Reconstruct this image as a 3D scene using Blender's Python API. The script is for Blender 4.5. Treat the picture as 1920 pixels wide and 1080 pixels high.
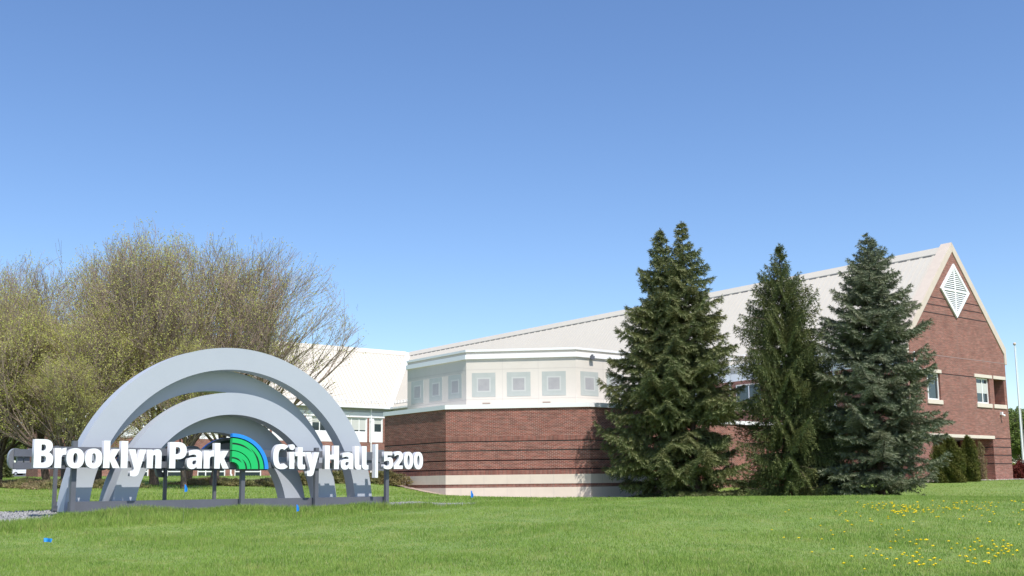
import bpy, math, random
import numpy as np
from mathutils import Vector, Matrix

for o in list(bpy.data.objects): bpy.data.objects.remove(o)
scene = bpy.context.scene
COL = scene.collection
R = math.radians

# ------------------------------------------------------------------ camera (eye = origin, looking along +Y)
PIT, ROLL, FPX = 0.137, 0.010, 1971.0
cam = bpy.data.cameras.new('camera')
cam.sensor_width = 36.0; cam.lens = 36.0 * FPX / 1920.0
cam.shift_y = 100.0 / 1920.0
cam.clip_start = 0.1; cam.clip_end = 6000
cam_ob = bpy.data.objects.new('camera', cam); COL.objects.link(cam_ob)
cam_ob.matrix_world = Matrix.Rotation(math.pi/2 + PIT, 4, 'X') @ Matrix.Rotation(-ROLL, 4, 'Z')
scene.camera = cam_ob

# ------------------------------------------------------------------ sky and sun
SUN_AZ, SUN_EL = 296.0, 57.0          # azimuth counted from +X towards +Y
world = bpy.data.worlds.new('World'); scene.world = world; world.use_nodes = True
wn = world.node_tree.nodes; wl = world.node_tree.links
bg = wn['Background']
sky = wn.new('ShaderNodeTexSky'); sky.sky_type = 'NISHITA'; sky.sun_disc = False
sky.sun_elevation = R(SUN_EL); sky.sun_rotation = R(90 - SUN_AZ)
sky.air_density = 1.0; sky.dust_density = 0.5; sky.ozone_density = 3.0; sky.altitude = 200
hsv = wn.new('ShaderNodeHueSaturation'); hsv.inputs['Saturation'].default_value = 1.12; hsv.inputs['Hue'].default_value = 0.506; hsv.inputs['Value'].default_value = 1.0
wl.new(sky.outputs['Color'], hsv.inputs['Color']); wl.new(hsv.outputs['Color'], bg.inputs['Color'])
bg.inputs['Strength'].default_value = 0.125
sun = bpy.data.lights.new('sun', 'SUN'); sun.energy = 3.9; sun.angle = R(0.53); sun.color = (1.0, 0.955, 0.89)
sun_ob = bpy.data.objects.new('sun', sun); COL.objects.link(sun_ob)
sd_ = Vector((math.cos(R(SUN_EL))*math.cos(R(SUN_AZ)), math.cos(R(SUN_EL))*math.sin(R(SUN_AZ)), math.sin(R(SUN_EL))))
sun_ob.rotation_euler = sd_.to_track_quat('Z', 'Y').to_euler()
scene.view_settings.view_transform = 'Standard'; scene.view_settings.look = 'None'
scene.view_settings.exposure = 0.55; scene.view_settings.gamma = 1.0

# ------------------------------------------------------------------ materials
def mat(name, color, rough=0.8, spec=0.3, noise=None, metal=0.0, bump=None, spread=None):
    """noise = (scale, second colour, amount); bump = (scale, strength); spread = random-per-island second colour"""
    m = bpy.data.materials.new(name); m.use_nodes = True
    nt = m.node_tree; n = nt.nodes; l = nt.links; b = n['Principled BSDF']
    b.inputs['Roughness'].default_value = rough; b.inputs['Metallic'].default_value = metal
    b.inputs['Specular IOR Level'].default_value = spec
    b.inputs['Base Color'].default_value = (*color, 1)
    src = None
    tc = n.new('ShaderNodeTexCoord')
    if spread:
        g = n.new('ShaderNodeNewGeometry'); mx = n.new('ShaderNodeMix'); mx.data_type = 'RGBA'
        mx.inputs[6].default_value = (*color, 1); mx.inputs[7].default_value = (*spread, 1)
        l.new(g.outputs['Random Per Island'], mx.inputs[0]); src = mx.outputs[2]
    if noise:
        t = n.new('ShaderNodeTexNoise'); t.inputs['Scale'].default_value = noise[0]; t.inputs['Detail'].default_value = 6
        t.inputs['Roughness'].default_value = 0.6
        l.new(tc.outputs['Object'], t.inputs['Vector'])
        r = n.new('ShaderNodeMapRange'); r.inputs[1].default_value = 0.32; r.inputs[2].default_value = 0.68
        r.inputs[4].default_value = noise[2]; l.new(t.outputs['Fac'], r.inputs[0])
        mx = n.new('ShaderNodeMix'); mx.data_type = 'RGBA'; l.new(r.outputs[0], mx.inputs[0])
        if src: l.new(src, mx.inputs[6])
        else: mx.inputs[6].default_value = (*color, 1)
        mx.inputs[7].default_value = (*noise[1], 1); src = mx.outputs[2]
    if src: l.new(src, b.inputs['Base Color'])
    if bump:
        t = n.new('ShaderNodeTexNoise'); t.inputs['Scale'].default_value = bump[0]; t.inputs['Detail'].default_value = 4
        l.new(tc.outputs['Object'], t.inputs['Vector'])
        bp = n.new('ShaderNodeBump'); bp.inputs['Strength'].default_value = bump[1]; bp.inputs['Distance'].default_value = 0.02
        l.new(t.outputs['Fac'], bp.inputs['Height']); l.new(bp.outputs[0], b.inputs['Normal'])
    return m

def foliage(name, c1, c2, noise=None, trans=0.35, rough=0.6):
    m = mat(name, c1, rough=rough, spec=0.25, spread=c2, noise=noise)
    nt = m.node_tree; n = nt.nodes; l = nt.links; b = n['Principled BSDF']; out = n['Material Output']
    tr = n.new('ShaderNodeBsdfTranslucent'); ms = n.new('ShaderNodeMixShader'); ms.inputs[0].default_value = trans
    src = b.inputs['Base Color'].links[0].from_socket
    l.new(src, tr.inputs['Color']); l.new(b.outputs[0], ms.inputs[1]); l.new(tr.outputs[0], ms.inputs[2]); l.new(ms.outputs[0], out.inputs['Surface'])
    return m

def brick_mat(name, c1, c2, mortar, bw=0.203, rh=0.0677, ms=0.010, offset=0.5, blotch=(0.14, 0.072, 0.058)):
    m = bpy.data.materials.new(name); m.use_nodes = True
    nt = m.node_tree; n = nt.nodes; l = nt.links; b = n['Principled BSDF']
    b.inputs['Roughness'].default_value = 0.85; b.inputs['Specular IOR Level'].default_value = 0.2
    uv = n.new('ShaderNodeUVMap'); uv.uv_map = 'UVMap'
    t = n.new('ShaderNodeTexBrick'); t.offset = offset; t.squash = 1.0
    t.inputs['Scale'].default_value = 1.0; t.inputs['Brick Width'].default_value = bw; t.inputs['Row Height'].default_value = rh
    t.inputs['Mortar Size'].default_value = ms; t.inputs['Mortar Smooth'].default_value = 0.2; t.inputs['Bias'].default_value = 0.0
    t.inputs['Color1'].default_value = (*c1, 1); t.inputs['Color2'].default_value = (*c2, 1); t.inputs['Mortar'].default_value = (*mortar, 1)
    l.new(uv.outputs[0], t.inputs['Vector'])
    nz = n.new('ShaderNodeTexNoise'); nz.inputs['Scale'].default_value = 0.9; nz.inputs['Detail'].default_value = 8; nz.inputs['Roughness'].default_value = 0.7
    l.new(uv.outputs[0], nz.inputs['Vector'])
    r = n.new('ShaderNodeMapRange'); r.inputs[1].default_value = 0.45; r.inputs[2].default_value = 0.75; r.inputs[4].default_value = 0.55
    l.new(nz.outputs['Fac'], r.inputs[0])
    mp = n.new('ShaderNodeMapping'); mp.inputs['Scale'].default_value = (0.9, 7.5, 1.0); l.new(uv.outputs[0], mp.inputs['Vector'])
    n2 = n.new('ShaderNodeTexNoise'); n2.inputs['Scale'].default_value = 1.6; n2.inputs['Detail'].default_value = 6; n2.inputs['Roughness'].default_value = 0.75; l.new(mp.outputs[0], n2.inputs['Vector'])
    r2 = n.new('ShaderNodeMapRange'); r2.inputs[1].default_value = 0.40; r2.inputs[2].default_value = 0.64; r2.inputs[3].default_value = 0.0; r2.inputs[4].default_value = 1.0; l.new(n2.outputs['Fac'], r2.inputs[0])
    m2 = n.new('ShaderNodeMix'); m2.data_type = 'RGBA'; m2.blend_type = 'MULTIPLY'; l.new(r2.outputs[0], m2.inputs[0]); l.new(t.outputs['Color'], m2.inputs[6]); m2.inputs[7].default_value = (0.60, 0.54, 0.54, 1)
    mx = n.new('ShaderNodeMix'); mx.data_type = 'RGBA'; l.new(r.outputs[0], mx.inputs[0]); l.new(m2.outputs[2], mx.inputs[6])
    mx.inputs[7].default_value = (*blotch, 1); l.new(mx.outputs[2], b.inputs['Base Color'])
    bp = n.new('ShaderNodeBump'); bp.inputs['Strength'].default_value = 0.5; bp.inputs['Distance'].default_value = 0.008; bp.invert = True
    l.new(t.outputs['Fac'], bp.inputs['Height']); l.new(bp.outputs[0], b.inputs['Normal'])
    return m

M = {}
M['brick'] = brick_mat('red brick', (0.365, 0.104, 0.073), (0.20, 0.066, 0.051), (0.48, 0.375, 0.31))
M['soldier'] = brick_mat('soldier course brick', (0.335, 0.10, 0.072), (0.19, 0.067, 0.053), (0.43, 0.34, 0.28), bw=0.0677, rh=5.0, offset=0.0)
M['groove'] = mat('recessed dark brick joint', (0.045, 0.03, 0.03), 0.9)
M['cast'] = mat('cream cast stone', (0.70, 0.62, 0.52), 0.8, noise=(1.3, (0.62, 0.54, 0.45), 0.7), bump=(40, 0.2))
M['stone'] = mat('coping limestone', (0.62, 0.53, 0.44), 0.8, noise=(2.0, (0.55, 0.46, 0.39), 0.7))
M['stucco'] = mat('pale precast panel', (0.65, 0.60, 0.53), 0.8, noise=(0.8, (0.60, 0.55, 0.485), 0.8), bump=(60, 0.15))
M['joint'] = mat('panel joint', (0.50, 0.46, 0.42), 0.9)
M['glassblock'] = mat('grey green glass tile', (0.395, 0.42, 0.39), 0.5, 0.4, noise=(2.0, (0.44, 0.455, 0.425), 0.9))
M['glassblock2'] = mat('mauve grey glass tile', (0.325, 0.32, 0.32), 0.5, 0.4, noise=(3.0, (0.38, 0.37, 0.365), 0.9))
M['ring'] = mat('pale tile ring', (0.49, 0.50, 0.47), 0.5)
M['white'] = mat('white coated metal', (0.83, 0.83, 0.82), 0.45, 0.5)
M['roof'] = mat('cream standing seam metal', (0.585, 0.54, 0.465), 0.6, 0.3, noise=(0.25, (0.555, 0.51, 0.435), 0.7))
M['roofrib'] = mat('roof seam', (0.53, 0.49, 0.43), 0.55)
M['soffit'] = mat('grey soffit', (0.42, 0.43, 0.44), 0.7)
M['frame'] = mat('white window frame', (0.80, 0.80, 0.78), 0.5)
M['glass'] = mat('window glass', (0.035, 0.05, 0.055), 0.04, 1.0)
M['blind'] = mat('window blind', (0.55, 0.56, 0.52), 0.8)
M['dark'] = mat('dark interior', (0.03, 0.028, 0.026), 0.9)
M['vent'] = mat('ridge vent', (0.22, 0.20, 0.19), 0.8)
M['steel'] = mat('light grey sign metal', (0.43, 0.455, 0.50), 0.42, 0.5, noise=(0.9, (0.40, 0.425, 0.47), 0.8))
M['darksteel'] = mat('charcoal sign steel', (0.125, 0.13, 0.15), 0.45, 0.4, noise=(3.0, (0.10, 0.105, 0.12), 0.7))
M['letterwhite'] = mat('white letter face', (0.88, 0.88, 0.88), 0.35, 0.5)
M['letterback'] = mat('grey letter back', (0.16, 0.165, 0.18), 0.5)
M['letterside'] = mat('letter return', (0.50, 0.51, 0.55), 0.45)
M['letteredge'] = mat('grey letter edge', (0.30, 0.32, 0.35), 0.5)
M['green'] = mat('emblem green', (0.01, 0.50, 0.13), 0.35, 0.5)
M['blue'] = mat('emblem blue', (0.02, 0.26, 0.80), 0.35, 0.5)
M['black'] = mat('emblem dark gap', (0.012, 0.03, 0.02), 0.6)
M['flagblue'] = mat('blue marker plastic', (0.02, 0.25, 0.75), 0.5)
M['wire'] = mat('thin flag wire', (0.25, 0.25, 0.25), 0.4, metal=0.6)
M['pole'] = mat('painted flagpole', (0.80, 0.80, 0.80), 0.35, 0.5)
M['bark'] = mat('grey brown bark', (0.17, 0.125, 0.10), 0.9, noise=(9, (0.10, 0.075, 0.06), 1.0), bump=(18, 0.8))
M['twig'] = mat('young twig bark', (0.34, 0.265, 0.22), 0.8, noise=(0.8, (0.26, 0.19, 0.155), 0.8))
M['sprucebark'] = mat('spruce bark', (0.12, 0.08, 0.065), 0.9, noise=(6, (0.07, 0.05, 0.04), 1.0))
M['budleaf'] = foliage('new spring leaves', (0.50, 0.53, 0.12), (0.66, 0.64, 0.24), trans=0.5)
M['needle_green'] = foliage('spruce needles', (0.155, 0.185, 0.075), (0.072, 0.105, 0.042), noise=(0.6, (0.225, 0.205, 0.08), 0.6), trans=0.1)  # lighter warm patches here and in the next two paint sunlit needles
M['needle_norway'] = foliage('drooping spruce needles', (0.140, 0.175, 0.062), (0.070, 0.105, 0.040), noise=(0.6, (0.20, 0.19, 0.07), 0.6), trans=0.1)
M['needle_blue'] = foliage('blue spruce needles', (0.165, 0.195, 0.12), (0.080, 0.108, 0.062), noise=(0.6, (0.21, 0.21, 0.125), 0.6), trans=0.1)
M['arbor'] = foliage('arborvitae sprays', (0.13, 0.16, 0.03), (0.06, 0.085, 0.02), noise=(1.5, (0.19, 0.16, 0.04), 0.6), trans=0.2)
M['juniper'] = foliage('juniper sprays', (0.22, 0.23, 0.09), (0.14, 0.17, 0.06), noise=(1.2, (0.30, 0.20, 0.10), 0.7), trans=0.2)
M['brownshrub'] = foliage('brown shrub stems', (0.36, 0.25, 0.17), (0.24, 0.17, 0.09), noise=(0.9, (0.22, 0.24, 0.08), 0.8), trans=0.2)
M['redshrub'] = foliage('dark red barberry leaves', (0.13, 0.02, 0.025), (0.20, 0.05, 0.03), trans=0.2)
M['limeshrub'] = foliage('lime shrub leaves', (0.36, 0.42, 0.05), (0.22, 0.30, 0.04), trans=0.3)
M['fartree'] = foliage('far tree leaves', (0.13, 0.19, 0.045), (0.22, 0.27, 0.07), trans=0.35)
M['yellow'] = foliage('dandelion petals', (0.85, 0.62, 0.01), (0.90, 0.72, 0.02), trans=0.2)
M['stem'] = mat('dandelion stem', (0.16, 0.26, 0.06), 0.7)
M['mulch'] = mat('wood mulch', (0.33, 0.25, 0.20), 0.95, noise=(5, (0.45, 0.36, 0.30), 1.0), bump=(30, 1.0))
M['gravelbase'] = mat('grey gravel bed', (0.20, 0.195, 0.19), 0.95, noise=(14, (0.30, 0.295, 0.29), 1.0), bump=(40, 1.0))
M['pebble'] = mat('grey pebble', (0.20, 0.20, 0.20), 0.85, spread=(0.36, 0.355, 0.35))
M['asphalt'] = mat('parking asphalt', (0.11, 0.11, 0.11), 0.9, noise=(2, (0.14, 0.14, 0.14), 1.0))
M['concrete'] = mat('pale concrete', (0.55, 0.53, 0.50), 0.9, noise=(2, (0.48, 0.46, 0.43), 1.0))
M['carwhite'] = mat('white car paint', (0.80, 0.80, 0.80), 0.25, 0.6)
M['carsilver'] = mat('silver car paint', (0.50, 0.52, 0.55), 0.25, 0.6, metal=0.3)
M['tyre'] = mat('tyre rubber', (0.02, 0.02, 0.02), 0.8)
M['rim'] = mat('wheel rim', (0.5, 0.5, 0.5), 0.35, metal=0.6)
M['lamp'] = mat('headlight lens', (0.7, 0.7, 0.72), 0.1, 0.8)

def grass_mat(name, blade):
    """one colour field in world position shared by the soil sheet and the blades"""
    m = bpy.data.materials.new(name); m.use_nodes = True
    nt = m.node_tree; n = nt.nodes; l = nt.links; b = n['Principled BSDF']; out = n['Material Output']
    b.inputs['Roughness'].default_value = 0.62; b.inputs['Specular IOR Level'].default_value = 0.22
    g = n.new('ShaderNodeNewGeometry')
    def noise(scale, lo, hi, det=5):
        t = n.new('ShaderNodeTexNoise'); t.inputs['Scale'].default_value = scale; t.inputs['Detail'].default_value = det
        l.new(g.outputs['Position'], t.inputs['Vector'])
        r = n.new('ShaderNodeMapRange'); r.inputs[1].default_value = lo; r.inputs[2].default_value = hi
        l.new(t.outputs['Fac'], r.inputs[0]); return r.outputs[0]
    def mix(f, a, c):
        mx = n.new('ShaderNodeMix'); mx.data_type = 'RGBA'
        if isinstance(f, float): mx.inputs[0].default_value = f
        else: l.new(f, mx.inputs[0])
        for s, v in ((6, a), (7, c)):
            if isinstance(v, tuple): mx.inputs[s].default_value = (*v, 1)
            else: l.new(v, mx.inputs[s])
        return mx.outputs[2]
    c = mix(noise(0.35, 0.40, 0.60), (0.178, 0.280, 0.046), (0.268, 0.362, 0.078))
    c = mix(noise(1.1, 0.50, 0.66), c, (0.130, 0.225, 0.034))
    c = mix(noise(2.3, 0.48, 0.70), c, (0.37, 0.385, 0.125))
    if blade:
        c = mix(g.outputs['Random Per Island'], c, (0.28, 0.41, 0.083))
        mr = n.new('ShaderNodeMapRange'); mr.inputs[1].default_value = 0.93; mr.inputs[2].default_value = 0.97
        ob = n.new('ShaderNodeMath'); ob.operation = 'FRACT'; ml = n.new('ShaderNodeMath'); ml.operation = 'MULTIPLY'; ml.inputs[1].default_value = 37.3
        l.new(g.outputs['Random Per Island'], ml.inputs[0]); l.new(ml.outputs[0], ob.inputs[0]); l.new(ob.outputs[0], mr.inputs[0])
        c = mix(mr.outputs[0], c, (0.42, 0.40, 0.18))
        tr = n.new('ShaderNodeBsdfTranslucent'); ms = n.new('ShaderNodeMixShader'); ms.inputs[0].default_value = 0.4
        l.new(c, tr.inputs['Color']); l.new(b.outputs[0], ms.inputs[1]); l.new(tr.outputs[0], ms.inputs[2]); l.new(ms.outputs[0], out.inputs['Surface'])
    else:
        c = mix(noise(9.0, 0.3, 0.7, 8), c, (0.12, 0.19, 0.04))
        c = mix(noise(45.0, 0.35, 0.65, 3), c, (0.20, 0.27, 0.07))
        t = n.new('ShaderNodeTexNoise'); t.inputs['Scale'].default_value = 25; t.inputs['Detail'].default_value = 6
        l.new(g.outputs['Position'], t.inputs['Vector'])
        bp = n.new('ShaderNodeBump'); bp.inputs['Strength'].default_value = 0.8; bp.inputs['Distance'].default_value = 0.04
        l.new(t.outputs['Fac'], bp.inputs['Height']); l.new(bp.outputs[0], b.inputs['Normal'])
    l.new(c, b.inputs['Base Color'])
    return m
M['lawn'] = grass_mat('lawn soil and turf', False)
M['blade'] = grass_mat('grass blades', True)

# ------------------------------------------------------------------ helpers
def tag(o, label=None, cat=None, group=None, kind=None):
    if label: o['label'] = label
    if cat: o['category'] = cat
    if group: o['group'] = group
    if kind: o['kind'] = kind
    return o
def link(name, me, parent=None):
    o = bpy.data.objects.new(name, me); COL.objects.link(o)
    if parent is not None: o.parent = parent
    return o
def empty(name, loc=(0, 0, 0)):
    o = bpy.data.objects.new(name, None); COL.objects.link(o); o.location = loc; o.empty_display_size = 0.2; return o
def add_uv(me):
    """metre-scaled box mapping: u along the wall, v up"""
    uvl = me.uv_layers.new(name='UVMap'); vs = me.vertices
    for p in me.polygons:
        nn = p.normal
        if abs(nn.z) < 0.75:
            t = Vector((-nn.y, nn.x, 0)).normalized()
            for li in p.loop_indices:
                co = vs[me.loops[li].vertex_index].co; uvl.data[li].uv = (co.dot(t), co.z)
        else:
            for li in p.loop_indices:
                co = vs[me.loops[li].vertex_index].co; uvl.data[li].uv = (co.x, co.y)
class MB:
    def __init__(s): s.v = []; s.f = []; s.m = []; s.cur = 0
    def poly(s, pts):
        i = len(s.v); s.v += [tuple(p) for p in pts]; s.f.append(tuple(range(i, i+len(pts)))); s.m.append(s.cur)
    def hull(s, a, b):
        """prism between two equal loops a (front) and b (back)"""
        i = len(s.v); n = len(a); s.v += [tuple(p) for p in a] + [tuple(p) for p in b]
        s.f.append(tuple(range(i, i+n))); s.m.append(s.cur)
        s.f.append(tuple(reversed(range(i+n, i+2*n)))); s.m.append(s.cur)
        for k in range(n):
            k2 = (k+1) % n; s.f.append((i+k2, i+k, i+n+k, i+n+k2)); s.m.append(s.cur)
    def box(s, o, a, b, c):
        """box from corner o with edge vectors a, b, c"""
        o, a, b, c = map(Vector, (o, a, b, c)); s.hull([o, o+a, o+a+b, o+b], [o+c, o+a+c, o+a+b+c, o+b+c])
    def tube(s, p, q, r0, r1=None, n=8, cap=True):
        p, q = Vector(p), Vector(q); r1 = r0 if r1 is None else r1; d = (q-p).normalized()
        a = d.orthogonal().normalized(); b = d.cross(a)
        L0 = [p + (a*math.cos(2*math.pi*k/n) + b*math.sin(2*math.pi*k/n))*r0 for k in range(n)]
        L1 = [q + (a*math.cos(2*math.pi*k/n) + b*math.sin(2*math.pi*k/n))*r1 for k in range(n)]
        s.hull(L0, L1)
    def ball(s, c, r, n=10, m=6, sc=(1, 1, 1)):
        i = len(s.v)
        for a in range(m+1):
            th = math.pi*a/m
            for k in range(n):
                ph = 2*math.pi*k/n
                s.v.append((c[0]+r*sc[0]*math.sin(th)*math.cos(ph), c[1]+r*sc[1]*math.sin(th)*math.sin(ph), c[2]+r*sc[2]*math.cos(th)))
        for a in range(m):
            for k in range(n):
                k2 = (k+1) % n; s.f.append((i+a*n+k, i+(a+1)*n+k, i+(a+1)*n+k2, i+a*n+k2)); s.m.append(s.cur)
    def build(s, name, mats, parent=None, smooth=False, bevel=0, fixn=True):
        me = bpy.data.meshes.new(name); me.from_pydata(s.v, [], s.f)
        if not isinstance(mats, (list, tuple)): mats = [mats]
        for m in mats: me.materials.append(m)
        me.polygons.foreach_set('material_index', s.m)
        if fixn:
            import bmesh
            bm = bmesh.new(); bm.from_mesh(me); bmesh.ops.recalc_face_normals(bm, faces=bm.faces)
            if bevel:
                bmesh.ops.bevel(bm, geom=[e for e in bm.edges if len(e.link_faces) == 2 and e.calc_face_angle(0) > 0.6], offset=bevel, segments=2, affect='EDGES')
            bm.to_mesh(me); bm.free()
        me.update(); add_uv(me)
        if smooth: me.polygons.foreach_set('use_smooth', [True]*len(me.polygons))
        return link(name, me, parent)
def np_mesh(name, verts, faces, mats, parent=None, mi=None, smooth=False):
    """fast mesh from numpy arrays; faces (n,3) or (n,4)"""
    me = bpy.data.meshes.new(name); verts = np.asarray(verts, dtype=np.float32); faces = np.asarray(faces, dtype=np.int32)
    k = faces.shape[1]; me.vertices.add(len(verts)); me.vertices.foreach_set('co', verts.ravel())
    me.loops.add(faces.size); me.loops.foreach_set('vertex_index', faces.ravel())
    me.polygons.add(len(faces)); me.polygons.foreach_set('loop_start', np.arange(0, faces.size, k, dtype=np.int32))
    if not isinstance(mats, (list, tuple)): mats = [mats]
    for m in mats: me.materials.append(m)
    if mi is not None: me.polygons.foreach_set('material_index', np.asarray(mi, dtype=np.int32))
    if smooth: me.polygons.foreach_set('use_smooth', np.ones(len(faces), dtype=bool))
    me.update(calc_edges=True)
    return link(name, me, parent)
def copy_tree(o, parent=None):
    c = o.copy(); COL.objects.link(c); c.parent = parent
    for ch in [x for x in bpy.data.objects if x.parent == o]: copy_tree(ch, c)
    return c

# ------------------------------------------------------------------ terrain height (thin plate through surveyed spots)
GP = np.array([(-5.27, 11.0, -0.86), (-2.7, 11.2, -0.9), (-0.02, 11.3, -0.94), (2.67, 11.3, -0.96), (5.31, 11.2, -0.98),
 (-7.46, 15.5, -0.70), (-3.7, 16.0, -0.71), (-0.03, 16.0, -0.70), (3.8, 16.0, -0.72), (7.64, 16.0, -0.72), (-9.41, 19.5, -0.53), (-8.23, 20.2, -0.53),
 (-6.21, 22.0, -0.53), (-3.02, 25.5, -0.54), (-11.11, 23.0, -0.42), (-0.76, 24.0, -0.43), (1.51, 22.0, -0.41), (4.71, 21.5, -0.41), (7.76, 21.0, -0.41),
 (11.44, 21.0, -0.44), (-12.13, 28.0, -0.26), (-10.17, 32.0, -0.22), (-5.5, 35.0, -0.24), (-17.44, 38.0, 0.11), (-14.0, 42.0, 0.2), (-10.03, 55.0, 0.2),
 (-24.13, 38.0, 0.18), (-7.26, 55.0, 0.17), (-6.32, 62.0, 0.33), (-5.4, 58.8, -0.07), (-3.34, 55.0, -0.49), (-1.71, 54.0, -0.69), (3.77, 53.0, -0.85),
 (8.45, 50.0, -0.90), (13.46, 50.0, -0.93), (17.22, 50.0, -0.93), (15.57, 60.0, -0.55), (22.13, 56.0, -0.51), (26.35, 56.0, -0.44), (33.11, 58.0, -0.45),
 (25.64, 64.0, -0.07), (21.11, 70.0, -0.11), (32.12, 72.0, 0.08), (34.76, 74.0, 0.09), (43.9, 85.0, 0.19), (-31.13, 110.0, 0.73), (-38.2, 88.0, 0.76),
 (-18.08, 115.0, 0.56), (18.67, 85.0, -0.32), (10.13, 85.0, -0.24), (-93.93, 200.0, 3.0), (-137.27, 200.0, 3.33), (61.62, 130.0, 0.6), (87.42, 130.0, 0.35),
 (0, 0, -1.6), (-20, 0, -1.6), (20, 0, -1.6), (0, -15, -1.8), (-30, -15, -1.8), (30, -15, -1.8), (-30, 15, -0.9), (30, 15, -0.9), (0, 300, 4), (-300, 300, 5), (300, 300, 3), (0, 150, 1.2)])
def _U(r2): return 0.5*r2*np.log(np.maximum(r2, 1e-9))
_sc = 30.0; _P = GP[:, :2]/_sc; _n = len(GP)
_K = _U(((_P[:, None]-_P[None])**2).sum(-1)) + np.eye(_n)*2e-3
_Q = np.c_[np.ones(_n), _P]
_A = np.block([[_K, _Q], [_Q.T, np.zeros((3, 3))]])
_W = np.linalg.solve(_A, np.r_[GP[:, 2], 0, 0, 0])
def ground(x, y):
    x = np.atleast_1d(np.asarray(x, float)); y = np.atleast_1d(np.asarray(y, float))
    q = np.c_[np.clip(x, -300, 300), np.clip(y, -20, 320)]/_sc
    h = np.concatenate([_U(((c[:, None]-_P[None])**2).sum(-1)) @ _W[:_n] + np.c_[np.ones(len(c)), c] @ _W[_n:] for c in np.array_split(q, max(1, len(q)//20000))])
    h = h + 0.018*np.sin(x*1.1+0.4*y)*np.sin(y*0.9-0.3*x) + 0.012*np.sin(x*2.7)*np.cos(y*2.3)
    return h
def gz(x, y): return float(ground(x, y)[0])

def axis(lo, hi, fine_lo, fine_hi, step, grow=1.25):
    a = list(np.arange(fine_lo, fine_hi+1e-6, step)); s = step
    while a[-1] < hi: s *= grow; a.append(a[-1]+s)
    s = step; b = []
    c = fine_lo
    while c > lo: s *= grow; c -= s; b.append(c)
    return np.array(b[::-1]+a)
gx = axis(-1500, 1500, -45, 50, 0.6); gy = axis(-40, 2500, 0, 100, 0.5)
GX, GY = np.meshgrid(gx, gy); Z = ground(GX.ravel(), GY.ravel())
nx, ny = len(gx), len(gy); idx = np.arange(nx*ny).reshape(ny, nx)
quads = np.stack([idx[:-1, :-1], idx[:-1, 1:], idx[1:, 1:], idx[1:, :-1]], -1).reshape(-1, 4)
tag(np_mesh('ground', np.c_[GX.ravel(), GY.ravel(), Z], quads, M['lawn'], smooth=True), kind='structure')

def sheet(name, outline, m, lift=0.004, step=0.5, kind='structure', inside=None):
    """thin sheet that follows the terrain inside a polygon outline"""
    P = np.array(outline); x0, y0 = P.min(0); x1, y1 = P.max(0)
    xs = np.arange(x0, x1+step, step); ys = np.arange(y0, y1+step, step); X, Y = np.meshgrid(xs, ys)
    def isin(x, y):
        c = np.zeros(x.shape, bool)
        for i in range(len(P)):
            xa, ya = P[i]; xb, yb = P[i-1]
            c ^= ((ya > y) != (yb > y)) & (x < (xb-xa)*(y-ya)/((yb-ya) if yb != ya else 1e-9)+xa)
        return c
    ok = isin(X, Y); z = ground(X.ravel(), Y.ravel())+lift; id_ = np.arange(X.size).reshape(X.shape)
    keep = ok[:-1, :-1] & ok[:-1, 1:] & ok[1:, 1:] & ok[1:, :-1]
    q = np.stack([id_[:-1, :-1], id_[:-1, 1:], id_[1:, 1:], id_[1:, :-1]], -1)[keep]
    return tag(np_mesh(name, np.c_[X.ravel(), Y.ravel(), z], q, m, smooth=True), kind=kind)

# ------------------------------------------------------------------ building frame
UA = 0.66145
u2 = np.array([math.cos(UA), math.sin(UA)]); v2 = np.array([-math.sin(UA), math.cos(UA)])
U = Vector((*u2, 0)); V = Vector((*v2, 0)); ZU = Vector((0, 0, 1))
G0 = Vector((25.482, 66.952, 0))
def W(a, b, z): return G0 + U*a + V*b + ZU*z         # a along the gable face, b back along the right wing
HALL = empty('city_hall', W(6, 0, 0))
tag(HALL, 'large red brick civic building with pale steep metal roofs, gable end and faceted corner drum', 'building')
class PB(MB):
    def build(s, name, mats, parent=None, **k):
        o = MB.build(s, name, mats, parent, **k)
        if parent is HALL: o.matrix_parent_inverse = Matrix.Translation(-HALL.location)
        return o
def sub(b, name, mats, parent, **k):
    o = MB.build(b, name, mats, parent, **k); return o      # parents sit at HALL's inverse already, children share their frame

def wall(mb, P, D, L, z0, z1, holes, N, depth=0.12):
    """wall face from P along unit D, normal N (outwards), rectangular holes (s0,s1,za,zb) with reveals"""
    P, D, N = Vector(P), Vector(D), Vector(N)
    ss = sorted({0, L, *[h[0] for h in holes], *[h[1] for h in holes]}); zz = sorted({z0, z1, *[h[2] for h in holes], *[h[3] for h in holes]})
    for i in range(len(ss)-1):
        for j in range(len(zz)-1):
            cs, cz = (ss[i]+ss[i+1])/2, (zz[j]+zz[j+1])/2
            if any(h[0] < cs < h[1] and h[2] < cz < h[3] for h in holes): continue
            a, b = P+D*ss[i], P+D*ss[i+1]
            mb.poly([a+ZU*zz[j], b+ZU*zz[j], b+ZU*zz[j+1], a+ZU*zz[j+1]])
    for s0, s1, za, zb in holes:
        a, b = P+D*s0, P+D*s1; k = -N*depth
        for q in ([a+ZU*za, a+ZU*zb, a+ZU*zb+k, a+ZU*za+k], [b+ZU*za, b+ZU*za+k, b+ZU*zb+k, b+ZU*zb],
                  [a+ZU*za, a+ZU*za+k, b+ZU*za+k, b+ZU*za], [a+ZU*zb, b+ZU*zb, b+ZU*zb+k, a+ZU*zb+k]): mb.poly(q)
def band(mb, P, D, s0, s1, z0, z1, N, out=0.003):
    P, D, N = Vector(P), Vector(D), Vector(N)
    mb.box(P+D*s0+ZU*z0+N*out, D*(s1-s0), ZU*(z1-z0), -N*(out+0.02))
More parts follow.
